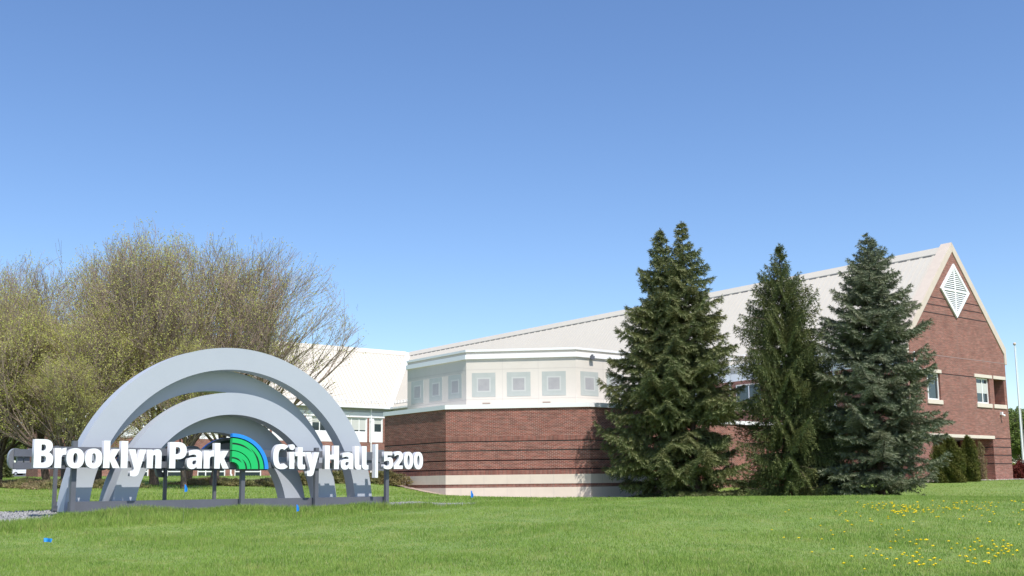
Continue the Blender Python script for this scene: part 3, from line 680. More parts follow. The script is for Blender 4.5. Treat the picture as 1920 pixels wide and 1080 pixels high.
# ---- lettering drawn glyph by glyph (cap height 1)
def arc(cx, cy, rx, ry, a0, a1, n=14, e=2.3):
    out = []
    for k in range(n+1):
        t = R(a0+(a1-a0)*k/n); c, s_ = math.cos(t), math.sin(t)
        out.append((cx+rx*math.copysign(abs(c)**(2/e), c), cy+ry*math.copysign(abs(s_)**(2/e), s_)))
    return out
def soft(pts, it=2):
    """corner cutting at points flagged with a third element"""
    p = [(q[0], q[1], len(q) > 2) for q in pts]
    for _ in range(it):
        r = []
        for i in range(len(p)):
            a, b, c = p[i-1], p[i], p[(i+1) % len(p)]
            if b[2]:
                r.append((b[0]*.75+a[0]*.25, b[1]*.75+a[1]*.25, True)); r.append((b[0]*.75+c[0]*.25, b[1]*.75+c[1]*.25, True))
            else: r.append(b)
        p = r
    return [(q[0], q[1]) for q in p]
s_ = 's'
GL = {
 'B': [[(0, 0), (0, 1), (.36, 1)]+arc(.36, .765, .28, .235, 88, -50)+arc(.36, .285, .32, .285, 62, -88)+[(.34, 0)], [(.25, .60), (.25, .82), (.33, .82)]+arc(.33, .71, .08, .11, 88, -88)+[(.33, .60)], [(.25, .18), (.25, .42), (.34, .42)]+arc(.34, .30, .09, .12, 88, -88)+[(.34, .18)]],
 'r': [soft([(0, 0), (0, .70), (.22, .70), (.235, .60), (.30, .70, s_), (.42, .715), (.42, .47), (.30, .47, s_), (.25, .40, s_), (.25, .30), (.25, 0)])],
 'o': [arc(.32, .345, .325, .36, 0, 351, 30), arc(.32, .345, .080, .19, 0, 351, 24)],
 'k': [[(0, 0), (0, 1), (.25, 1), (.25, .47), (.37, .70), (.63, .70), (.44, .385), (.66, 0), (.385, 0), (.25, .27), (.25, 0)]],
 'l': [[(0, 0), (0, 1), (.255, 1), (.255, 0)]],
 'L': [soft([(0, .28), (0, 1), (.25, 1), (.25, .26), (.26, .17, s_), (.36, .18), (.36, 0), (.28, -.015, s_), (.12, -.02, s_), (.0, .06, s_)])],
 'y': [soft([(0, .70), (.26, .70), (.345, .30), (.43, .70), (.68, .70), (.45, -.06), (.40, -.24, s_), (.28, -.31, s_), (.08, -.29), (.08, -.10), (.18, -.11, s_), (.215, -.05, s_), (.22, 0)])],
 'n': [soft([(0, 0), (0, .70), (.22, .70), (.235, .62), (.34, .715, s_), (.52, .72, s_), (.60, .60, s_), (.60, .50), (.60, 0), (.35, 0), (.35, .43), (.34, .50, s_), (.27, .50, s_), (.25, .44), (.25, 0)])],
 'P': [[(0, 0), (0, 1), (.36, 1)]+arc(.36, .675, .35, .325, 88, -88)+[(.25, .35), (.25, 0)], [(.25, .54), (.25, .81), (.34, .81)]+arc(.34, .675, .10, .135, 88, -88)+[(.34, .54)]],
 'a': [soft([(.66, 0), (.44, 0), (.425, .07), (.34, -.015, s_), (.14, -.03, s_), (0, .08, s_), (0, .32, s_), (.12, .42, s_), (.25, .43), (.41, .43), (.41, .50, s_), (.34, .54, s_), (.22, .535, s_), (.08, .49), (.08, .66), (.22, .715, s_), (.46, .73, s_), (.65, .66, s_), (.66, .44)]), soft([(.41, .31), (.32, .31, s_), (.24, .28, s_), (.24, .17, s_), (.32, .14, s_), (.41, .18, s_)])],
 'C': [arc(.42, .5, .42, .515, 48, 312, 34, 2.5)+arc(.42, .5, .165, .32, 305, 55, 30, 2.5)],
 'i': [[(0, 0), (0, .70), (.25, .70), (.25, 0)], arc(.125, .90, .14, .115, 0, 345, 16)],
 't': [soft([(.12, .90), (.37, .90), (.37, .70), (.51, .70), (.51, .53), (.37, .53), (.37, .26), (.38, .17, s_), (.50, .18), (.50, 0), (.38, -.02, s_), (.18, -.02, s_), (.12, .10, s_), (.12, .25), (.12, .53), (0, .53), (0, .70), (.12, .70)])],
 'H': [[(0, 0), (0, 1), (.25, 1), (.25, .61), (.47, .61), (.47, 1), (.72, 1), (.72, 0), (.47, 0), (.47, .41), (.25, .41), (.25, 0)]],
 '5': [soft([(.06, 1), (.61, 1), (.61, .79), (.28, .79), (.27, .64), (.42, .69, s_), (.64, .62, s_), (.68, .33, s_), (.60, .03, s_), (.34, -.03, s_), (.12, .0, s_), (.01, .05), (.03, .26), (.2, .17, s_), (.38, .18, s_), (.42, .32, s_), (.38, .48, s_), (.22, .48, s_), (.04, .42)])],
 '2': [soft([(.02, 0), (.64, 0), (.64, .20), (.35, .20), (.52, .42, s_), (.66, .60, s_), (.66, .84, s_), (.52, 1.02, s_), (.28, 1.04, s_), (.12, .99, s_), (.04, .94), (.07, .73), (.22, .82, s_), (.36, .84, s_), (.39, .70, s_), (.32, .52, s_), (.16, .34, s_), (.02, .18)])],
 '0': [arc(.33, .5, .335, .515, 0, 351, 32), arc(.33, .5, .085, .31, 0, 351, 24)],
}
_gc = {}
def glyph_mesh(ch, depth, wk, hk):
    key = (ch, round(wk, 3), round(hk, 3))
    if key in _gc: return _gc[key]
    cu = bpy.data.curves.new('glyph', 'CURVE'); cu.dimensions = '2D'; cu.fill_mode = 'BOTH'; cu.extrude = depth/2
    for loop in GL[ch]:
        sp = cu.splines.new('POLY'); sp.points.add(len(loop)-1); sp.use_cyclic_u = True
        for i, (x, y) in enumerate(loop): sp.points[i].co = (x*wk, y*hk, 0, 1)
    ob = bpy.data.objects.new('glyph', cu); COL.objects.link(ob)
    dg = bpy.context.evaluated_depsgraph_get(); me = bpy.data.meshes.new_from_object(ob.evaluated_get(dg))
    bpy.data.objects.remove(ob)
    for m in (M['letterwhite'], M['letterback'], M['letterside']): me.materials.append(m)
    for p in me.polygons: p.material_index = 1 if p.normal.z < -0.5 else (0 if p.normal.z > 0.5 else 2)
    _gc[key] = me; return me
TXT = [('B', .032, .401), ('r', .418, .636), ('o', .641, .988), ('o', .998, 1.343), ('k', 1.353, 1.700), ('l', 1.705, 1.847), ('y', 1.862, 2.233), ('n', 2.240, 2.560),
       ('P', 2.72, 3.105), ('a', 3.105, 3.45), ('r', 3.480, 3.717), ('k', 3.725, 4.07), ('C', 5.13, 5.515), ('i', 5.540, 5.680), ('t', 5.690, 5.960), ('y', 5.965, 6.325),
       ('H', 6.472, 6.863), ('a', 6.907, 7.263), ('L', 7.293, 7.482), ('L', 7.500, 7.690), ('5', 8.121, 8.412), ('2', 8.422, 8.712), ('0', 8.735, 9.022), ('0', 9.037, 9.327)]
fl = Matrix((( SD.x, 0, -SN.x, 0), (SD.y, 0, -SN.y, 0), (0, 1, 0, 0), (0, 0, 0, 1)))       # glyph x along the sign, y up, z towards the viewer
bk = Matrix(((-SD.x, 0, SN.x, 0), (-SD.y, 0, SN.y, 0), (0, 1, 0, 0), (0, 0, 0, 1)))
for side in (0, 1):
    for ch, a, b in TXT:
        num = ch in '520'; hk = 0.415 if num else 0.541; zb = 0.446 if num else 0.437
        me = glyph_mesh(ch, 0.11, (b-a)*0.975/max(x for lp in GL[ch] for x, y in lp), hk)
        o = link('letter', me, SIGN)
        if side == 0: p = SW(a, 0.055, zb); o.matrix_world = Matrix.Translation(p) @ fl
        else:
            p = SW(9.45-a, REARN-0.055, zb); o.matrix_world = Matrix.Translation(p) @ bk
            o.material_slots[2].link = 'OBJECT'; o.material_slots[2].material = M['letteredge']
        o['label'] = ('white raised letter facing the lawn' if side == 0 else 'grey back of a letter on the far face')
    x = 7.905
    mb = MB()
    if side == 0: mb.box(SW(x-0.02, 0.0, 0.235), SD*0.075, SN*0.14, ZU*0.80)
    else: mb.box(SW(9.45-x, REARN-0.14, 0.235), SD*0.075, SN*0.14, ZU*0.80)
    mb.build('divider_bar', M['letterwhite'], SIGN)
# ---- quarter round emblem: blue rim, green body, dark swirl gaps
def emblem(F, rx, rz):
    """F(x, y, d): x right, y up from the lower left corner, d forward"""
    def ringpiece(mb, r0, r1, a0, a1, d0, d1, N=28, k0=(0, 0), k1=(0, 0)):
        P = []
        for k in range(N+1):
            t = a0+(a1-a0)*k/N; c, s2 = math.cos(R(t)), math.sin(R(t)); rr0 = r0(t) if callable(r0) else r0; rr1 = r1(t) if callable(r1) else r1
            P.append((rr0*c, rr0*s2, rr1*c, rr1*s2))
        for p, q in zip(P[:-1], P[1:]):
            f = [F(p[0]*rx, p[1]*rz, d1), F(p[2]*rx, p[3]*rz, d1), F(q[2]*rx, q[3]*rz, d1), F(q[0]*rx, q[1]*rz, d1)]
            b = [F(p[0]*rx, p[1]*rz, d0), F(p[2]*rx, p[3]*rz, d0), F(q[2]*rx, q[3]*rz, d0), F(q[0]*rx, q[1]*rz, d0)]
            mb.poly(f); mb.poly(b[::-1]); mb.poly([f[0], f[3], b[3], b[0]]); mb.poly([f[1], b[1], b[2], f[2]])
        for p in (P[0], P[-1]): mb.poly([F(p[0]*rx, p[1]*rz, d1), F(p[2]*rx, p[3]*rz, d1), F(p[2]*rx, p[3]*rz, d0), F(p[0]*rx, p[1]*rz, d0)])
    bb = MB(); ringpiece(bb, 0.48, 0.56, 0.3, 89.7, -0.02, 0.03); ringpiece(bb, 0.84, 0.92, 0.3, 89.7, -0.02, 0.03); em = bb.build('emblem', [M['black']], SIGN)
    g = MB(); ringpiece(g, 0.90, 1.0, 0, 90, 0.0, 0.10); g.build('blue_rim', M['blue'], em)
    g = MB(); ringpiece(g, 0.905, 0.995, 0.4, 89.6, -0.004, -0.001); ringpiece(g, 0.54, 0.86, 0.4, 89.6, -0.004, -0.001); ringpiece(g, 0.21, 0.50, 0.4, 89.6, -0.004, -0.001); g.build('dark_backing', M['letterback'], em)
    g = MB(); ringpiece(g, 0.53, 0.865, 0, 90, 0.0, 0.10); g.build('green_band', M['green'], em)
    g = MB(); ringpiece(g, 0.20, 0.505, 0, 90, 0.0, 0.10); g.build('green_band', M['green'], em)
    g = MB()
    w = lambda t, a, b, m: m*max(0.0, min(1.0, (t-a)/(b-a)))
    ringpiece(g, lambda t: 0.715-0.022*min(1, (t-42)/25)+0.0*t, lambda t: 0.715+0.022*min(1, (t-42)/25), 42, 90, 0.1, 0.103)
    ringpiece(g, lambda t: 0.735-0.022*min(1, (50-t)/25)+0.0006*t, lambda t: 0.735+0.022*min(1, (50-t)/25)+0.0006*t, 0, 50, 0.1, 0.103)
    ringpiece(g, lambda t: 0.315-0.02*min(1, (t-35)/25), lambda t: 0.315+0.02*min(1, (t-35)/25), 35, 90, 0.1, 0.103)
    ringpiece(g, lambda t: 0.39-0.02*min(1, (45-t)/25), lambda t: 0.39+0.02*min(1, (45-t)/25), 0, 45, 0.1, 0.103)
    g.build('dark_swirl', M['black'], em)
emblem(lambda x, y, d: SW(4.135+x, 0.105-d, 0.43+y), 0.885, 0.765)
emblem(lambda x, y, d: SW(9.45-4.55-x+0.12, REARN-0.105+d, 0.43+y), 0.885, 0.765)

# ------------------------------------------------------------------ beds, lot, path
def quad(s0, s1, n0, n1): return [tuple(SW(a, b, 0).xy) for a, b in ((s0, n0), (s1, n0), (s1, n1), (s0, n1))]
gb_outline = [tuple(SW(a, b, 0).xy) for a, b in ((-5.0, -1.1), (-0.6, -1.15), (0.5, -0.5), (8.3, -0.35), (8.9, -1.0), (10.4, -0.9), (11.4, 0.4), (11.0, 2.6), (-5.0, 2.4))]
sheet('gravel_bed', gb_outline, M['gravelbase'], 0.02, 0.25)
def rock_stuff(name, n, outline, size, m, label, seed, excl=None):
    rng = np.random.default_rng(seed); P = np.array(outline)
    lo, hi = P.min(0), P.max(0); pts = []
    def isin(x, y):
        c = np.zeros(x.shape, bool)
        for i in range(len(P)):
            xa, ya = P[i]; xb, yb = P[i-1]
            c ^= ((ya > y) != (yb > y)) & (x < (xb-xa)*(y-ya)/((yb-ya) if yb != ya else 1e-9)+xa)
        return c
    q = rng.uniform(lo, hi, (n*4, 2)); q = q[isin(q[:, 0], q[:, 1])][:n]; n = len(q)
    base = np.array([(1, 0, 0), (-.9, .2, 0), (0, 1, .1), (.1, -1, 0), (0, 0, .7), (0, .1, -.6)]); fc = np.array([(0, 2, 4), (2, 1, 4), (1, 3, 4), (3, 0, 4), (2, 0, 5), (1, 2, 5), (3, 1, 5), (0, 3, 5)])
    sz = rng.uniform(.5, 1.3, n)*size; an = rng.uniform(0, 6.28, n)
    v = base[None]*sz[:, None, None]*rng.uniform(.7, 1.3, (n, 6, 1)); x = v[..., 0]*np.cos(an)[:, None]-v[..., 1]*np.sin(an)[:, None]; y = v[..., 0]*np.sin(an)[:, None]+v[..., 1]*np.cos(an)[:, None]
    z = ground(q[:, 0], q[:, 1])+0.025
    V_ = np.stack([x+q[:, :1], y+q[:, 1:], v[..., 2]+z[:, None]], -1).reshape(-1, 3); F_ = (fc[None]+np.arange(n)[:, None, None]*6).reshape(-1, 3)
    return tag(np_mesh(name, V_, F_, m), label, None, None, 'stuff')
rock_stuff('gravel', 15000, gb_outline, 0.025, M['pebble'], 'loose grey gravel round the foot of the sign', 3)
ob_ = [(-8.9, 63.5), (-8.2, 60.8), (-4.2, 54.2), (-1.5, 53.3), (4.2, 52.6), (10.8, 57.6), (14, 63), (9, 66), (4, 56), (-3, 57), (-7, 63)]
sheet('mulch_bed', ob_, M['mulch'], 0.03, 0.3)
def wab(a, b): return tuple(W(a, b, 0).xy)
sheet('mulch_strip', [wab(-2.6, -0.9), wab(13.0, -0.9), wab(13.0, 4.6), wab(A0+0.4, 4.6), wab(A0+0.4, 30), wab(-2.6, 30)], M['mulch'], 0.03, 0.3)
sheet('concrete_edging', [wab(-1.0, -1.15), wab(40, -1.25), wab(40, -0.95), wab(-1.0, -0.9)], M['concrete'], 0.05, 0.12)
sheet('parking_lot', [(-170, 175), (-62, 175), (-62, 240), (-170, 240)], M['asphalt'], 0.03, 3.0)
rock_stuff('rock_mulch', 2500, [wab(-2.4, -0.85), wab(12.9, -0.85), wab(12.9, 1.6), wab(-2.4, 1.6)], 0.06, mat('pale landscape rock', (0.50, 0.46, 0.42), 0.9, spread=(0.34, 0.29, 0.26)), 'pale landscape rock along the foot of the gable wall', 5)

# ------------------------------------------------------------------ conifers
def needle_crown(rng, H, prof, whorl=0.34, nb=7, droop=0.25, up=0.1, tip=0.12, hang=0.1, density=1.0, flat=0.25, tuft=0.105, z0=0.25):
    """returns tuft centres+directions and limb segments for one spruce"""
    T = []; Lm = []
    z = z0
    while z < H-0.12:
        Rz = prof(z/H)
        k = max(4, int(round(nb*min(1, 0.45+Rz/2.0))))
        ph = rng.uniform(0, 6.28)
        for j in range(k):
            az = ph+6.283*j/k+rng.uniform(-.3, .3); L = max(0.10, Rz*rng.uniform(.58, 1.20)*(1.0 if rng.random() > .12 else .55)); zb = z+rng.uniform(-.14, .14)
            dx, dy = math.cos(az), math.sin(az); hf = 1-z/H
            upk = up+0.55*max(0, (z/H-0.72))*2.2+rng.uniform(-.13, .13); dk_ = droop*rng.uniform(.5, 1.6); tk_ = tip*rng.uniform(.2, 1.3)
            def P(t): return np.array([dx*L*t, dy*L*t, zb+L*(upk*t-dk_*hf*t*t*1.4+tk_*t**3)])
            pts = [P(t) for t in np.linspace(0, 1, 5)]
            Lm += [(pts[i], pts[i+1], 0.008+0.022*L/3*(1-i/5), 0.006+0.018*L/3*(1-(i+1)/5)) for i in range(4)]
            n = max(4, int(L/0.105*density)); side = np.array([-dy, dx, 0.0])
            for q in range(n):
                t = 0.12+0.88*(q+rng.random()*.6)/n; c = P(t); sl = min(0.75, 0.42*L*(1-t)**0.7+0.14)*rng.uniform(.6, 1.2)
                if t < 0.25: sl *= 0.6
                for sg in (-1, 1):
                    a_ = R(rng.uniform(40, 68))
                    d = np.array([dx, dy, 0])*math.cos(a_)+side*sg*math.sin(a_)
                    d = d+np.array([0, 0, rng.uniform(-flat, flat*.6)-hang]); d /= np.linalg.norm(d)
                    m = max(2, int(sl/0.075))
                    r = (np.arange(m)+0.5+rng.uniform(-.3, .3, m))/m
                    pc = c+d*sl*r[:, None]; pc[:, 2] -= hang*sl*r*r*1.2
                    T.append(np.c_[pc, np.repeat(d[None], m, 0)])
            T.append(np.r_[P(0.99), np.array([dx, dy, .15])][None])
        z += whorl*(0.55+0.6*(1-z/H))*rng.uniform(.8, 1.2)
    T.append(np.array([[0, 0, H-0.08, 0, 0, 1.], [0, 0, H-0.2, .1, 0, 1.], [0, 0, H-.3, 0, .1, 1.]]))
    return np.concatenate(T), Lm
def tufts_mesh(rng, T, size, nn=5, width=0.30, spreadk=0.75):
    """each tuft = nn narrow needle-spray triangles radiating round its twig direction"""
    n = len(T); c = T[:, :3]; d = T[:, 3:]; d = d/np.linalg.norm(d, axis=1, keepdims=True)
    h = np.where(np.abs(d[:, 2:3]) > 0.9, np.array([[1., 0, 0]]), np.array([[0, 0, 1.]])); a = np.cross(d, h); a /= np.linalg.norm(a, axis=1, keepdims=True); b = np.cross(d, a)
    V_ = []
    ph = rng.uniform(0, 6.28, n)
    for k in range(nn):
        t = ph+6.283*k/nn+rng.uniform(-.4, .4, n); rd = a*np.cos(t)[:, None]+b*np.sin(t)[:, None]
        di = d*rng.uniform(.55, 1.0, n)[:, None]+rd*spreadk*rng.uniform(.6, 1.2, n)[:, None]; di /= np.linalg.norm(di, axis=1, keepdims=True)
        w = np.cross(di, rd); w /= np.linalg.norm(w, axis=1, keepdims=True)+1e-9; s2 = size*rng.uniform(.7, 1.35, n)[:, None]
        p0 = c-d*size*0.3
        V_.append(np.stack([p0-w*s2*width*.5+di*s2*.25, p0+w*s2*width*.5+di*s2*.25, p0+di*s2*1.25], 1))
    V_ = np.stack(V_, 1).reshape(-1, 3); return V_, np.arange(len(V_)).reshape(-1, 3)
def limbs_mesh(segs, n=4):
    V_ = []; F_ = []; i = 0
    for p, q, r0, r1 in segs:
        p = np.asarray(p, float); q = np.asarray(q, float); d = q-p; L = np.linalg.norm(d)
        if L < 1e-6: continue
        d /= L; h = np.array([1., 0, 0]) if abs(d[2]) > .9 else np.array([0, 0, 1.]); a = np.cross(d, h); a /= np.linalg.norm(a); b = np.cross(d, a)
        for k in range(n): t = 6.2832*k/n; o = a*math.cos(t)+b*math.sin(t); V_.append(p+o*r0); V_.append(q+o*r1)
        for k in range(n): k2 = (k+1) % n; F_.append((i+2*k, i+2*k2, i+2*k2+1, i+2*k+1))
        i += 2*n
    return np.array(V_), np.array(F_)
def limbs_np(A, n=3):
    """vectorised tubes; A rows = p(3) q(3) r0 r1"""
    p = A[:, :3]; q = A[:, 3:6]; d = q-p; d /= np.linalg.norm(d, axis=1, keepdims=True)+1e-9
    h = np.where(np.abs(d[:, 2:3]) > .9, np.array([[1., 0, 0]]), np.array([[0, 0, 1.]])); a = np.cross(d, h); a /= np.linalg.norm(a, axis=1, keepdims=True); b = np.cross(d, a)
    V_ = []
    for k in range(n):
        t = 6.2832*k/n; o = a*math.cos(t)+b*math.sin(t); V_ += [p+o*A[:, 6:7], q+o*A[:, 7:8]]
    V_ = np.stack(V_, 1); m = len(A); F_ = np.array([(2*k, 2*((k+1) % n), 2*((k+1) % n)+1, 2*k+1) for k in range(n)])
    return V_.reshape(-1, 3), (F_[None]+np.arange(m)[:, None, None]*2*n).reshape(-1, 4)
def spruce(x, y, H, prof, m, label, seed, lean=(0, 0), name='spruce_tree', tuft=0.115, nn=5, zoff=-0.15, **kw):
    rng = np.random.default_rng(seed); z = gz(x, y)+zoff; e = empty(name, (x, y, z)); tag(e, label, 'spruce tree', 'spruces in front of the brick building')
    T, Lm = needle_crown(rng, H, prof, **kw)
    T[:, 0] += lean[0]*T[:, 2]/H; T[:, 1] += lean[1]*T[:, 2]/H
    Lm = [(p+np.array([lean[0]*p[2]/H, lean[1]*p[2]/H, 0]), q+np.array([lean[0]*q[2]/H, lean[1]*q[2]/H, 0]), a, b) for p, q, a, b in Lm]
    V_, F_ = tufts_mesh(rng, T, tuft, nn=nn); np_mesh('crown', V_, F_, m, e)
    zz = np.linspace(0, H, 9); tr = [(np.array([lean[0]*a/H, lean[1]*a/H, a]), np.array([lean[0]*b/H, lean[1]*b/H, b]), 0.17*(1-a/H)+.012, 0.17*(1-b/H)+.01) for a, b in zip(zz[:-1], zz[1:])]
    V_, F_ = limbs_mesh(tr, 8); np_mesh('trunk', V_, F_, M['sprucebark'], e, smooth=True)
    V_, F_ = limbs_mesh(Lm, 3); np_mesh('limbs', V_, F_, M['sprucebark'], e)
    return e
def pf(*kv):
    xs, ys = zip(*kv); return lambda t: float(np.interp(t, xs, ys))
PT1 = pf((0, 2.55), (.25, 2.8), (.5, 2.5), (.68, 1.7), (.82, 1.0), (.93, .42), (1, .03))
spruce(7.3, 52.9, 14.1, PT1, M['needle_green'], 'tall dark green spruce beside the pale drum, left one of the twin-topped pair', 11, lean=(0.35, -0.3), droop=0.18, up=0.04, tip=0.34, hang=0.16, whorl=.42, nb=6, tuft=.135, flat=.45)
spruce(9.0, 52.1, 14.35, PT1, M['needle_green'], 'tallest dark green spruce, right one of the twin-topped pair', 23, lean=(-0.35, 0.0), droop=0.18, up=0.04, tip=0.34, hang=0.16, whorl=.42, nb=6, tuft=.135, flat=.45)
spruce(13.45, 51.6, 13.0, pf((0, 2.5), (.3, 2.75), (.5, 2.6), (.7, 2.1), (.80, 1.35), (.92, .5), (1, .03)), M['needle_norway'], 'slender spruce with drooping weeping branches, between the twin-topped pair and the blue-green one', 37, droop=0.30, up=0.12, tip=0.36, hang=0.75, flat=0.15, nb=6, whorl=0.46, tuft=.13)
spruce(17.3, 49.9, 13.1, pf((0, 2.75), (.2, 3.05), (.4, 2.75), (.65, 2.15), (.82, 1.25), (.93, .6), (1, .05)), M['needle_blue'], 'broad blue-green spruce in front of the gable end, rightmost of the row', 41, droop=0.14, up=0.06, tip=0.30, hang=0.05, whorl=.37, nb=7, tuft=.12, flat=.4)
spruce(15.7, 54.8, 8.6, pf((0, 2.7), (.5, 2.3), (1, .05)), M['needle_norway'], 'dark spruce standing in shade behind the gap between the weeping and the blue-green spruce', 57, droop=0.3, up=0.1, tip=0.3, hang=0.5, nb=6, density=0.9, whorl=0.40)

def shrub(name, x, y, rx, ry, h, n, m, label, cat, seed, size=0.09, shape='dome', group=None, nn=4, up=0.6, zoff=0):
    rng = np.random.default_rng(seed); e = empty(name, (x, y, gz(x, y)+zoff)); tag(e, label, cat, group)
    az = rng.uniform(0, 6.283, n); t = rng.uniform(0, 1, n); rad = rng.uniform(0, 1, n)**0.45
    if shape == 'column': pr = (1-t**4.5)*0.85+0.12*np.sin(az*3+seed)+0.10*np.sin(az*5+t*9)
    else: pr = np.sqrt(np.clip(1-t**2, 0, 1))*(0.85+0.22*np.sin(az*3+seed)+0.14*np.sin(az*7+t*5))
    X = np.cos(az)*rad*pr*rx; Y = np.sin(az)*rad*pr*ry; Z = t*h*(0.9+0.12*np.sin(az*4+seed)+0.1*np.sin(X*6))
    D = np.stack([np.cos(az)*(1-up), np.sin(az)*(1-up), np.full(n, up)], -1)+rng.normal(0, .25, (n, 3))
    V_, F_ = tufts_mesh(rng, np.c_[X, Y, Z, D], size, nn=nn, width=0.35); np_mesh('foliage', V_, F_, m, e)
    k = 24; a2 = rng.uniform(0, 6.28, k); S = [(np.array([0, 0, -.05]), np.array([math.cos(a)*rx*.6*r_, math.sin(a)*ry*.6*r_, h*.7*q]), .02, .006) for a, r_, q in zip(a2, rng.uniform(.2, 1, k), rng.uniform(.4, 1, k))]
    V_, F_ = limbs_mesh(S, 3); np_mesh('stems', V_, F_, M['bark'], e); return e
def on(px, py, Y): # ray through a surveyed spot at depth Y, only used to read off positions
    X = (px-960)/FPX; Yy = (640-py)/FPX; c, s1 = math.cos(ROLL), math.sin(ROLL); x = X*c+Yy*s1; q = -X*s1+Yy*c
    d = (x, math.cos(PIT)-q*math.sin(PIT), math.sin(PIT)+q*math.cos(PIT)); return d[0]*Y/d[1], d[2]*Y/d[1]
shrub('arborvitae', on(1778, 900, 64.5)[0], 64.5, 1.15, 1.0, 2.75, 9000, M['arbor'], 'yellow-green upright arborvitae in front of the porch, left of the two', 'shrub', 61, 0.11, 'column', 'upright evergreens at the porch', up=.8)
shrub('arborvitae', on(1816, 900, 66.5)[0], 66.5, 0.85, 0.8, 2.75, 7000, M['arbor'], 'darker green upright arborvitae in front of the porch, right of the two', 'shrub', 62, 0.11, 'column', 'upright evergreens at the porch', up=.8)
for px, py, Yd, rx, h, sd, lb in ((715, 902, 58, 1.5, .75, 71, 'low spreading juniper nearest the sign, at the left edge of the brick base'), (752, 905, 60.5, 1.2, .6, 72, 'low spreading juniper close against the brick base'),
                                  (585, 912, 50, 1.1, .75, 73, 'rounded low juniper seen through the right-hand arch legs'), (650, 906, 56, 1.2, .8, 74, 'low juniper seen between the two right-hand arch legs')):
    shrub('juniper_shrub', on(px, py, Yd)[0], Yd, rx, rx*.7, h, 3500, M['juniper'], lb, 'shrub', sd, 0.13, up=.35, group='low junipers by the building')
for px, Yd, rx, h, sd, lb in ((45, 38, 1.4, .26, 81, 'low brown shrub mound on the lawn at the far left edge'), (100, 37, 1.5, .28, 82, 'low brown shrub mound beside the left-hand sign post'), (190, 38, 1.5, .26, 83, 'low brown shrub mound between the two left arch legs'),
                              (395, 43, 1.7, .26, 84, 'low reddish brown shrub mound under the middle of the sign'), (495, 44, 1.4, .28, 85, 'low reddish brown shrub mound behind the right-hand lettering')):
    shrub('brown_shrub', on(px, 905, Yd)[0], Yd, rx, rx*.6, h, 3500, M['brownshrub'], lb, 'shrub', sd, 0.10, up=.4, group='brown shrub mounds on the lawn')
shrub('barberry', on(1912, 890, 80)[0], 80, 1.1, 1.0, 1.3, 2500, M['redshrub'], 'dark red rounded shrub at the right corner of the brick pier', 'shrub', 91, 0.13)
shrub('lime_shrub', on(1896, 890, 84)[0], 84, 1.3, 1.0, 1.1, 2500, M['limeshrub'], 'yellow-green low shrub just right of the brick pier', 'shrub', 92, 0.13)
shrub('climbing_shrub', on(1838, 890, 72)[0]-0.2, 71.4, 0.45, 0.5, 2.6, 900, M['brownshrub'], 'thin climbing shrub inside the porch opening', 'shrub', 93, 0.10, 'column', up=.8)
shrub('dark_evergreen', on(-4, 900, 58)[0], 58, 0.7, 0.7, 1.6, 4000, M['needle_green'], 'dark evergreen bush at the left edge of the lawn', 'shrub', 94, 0.13)

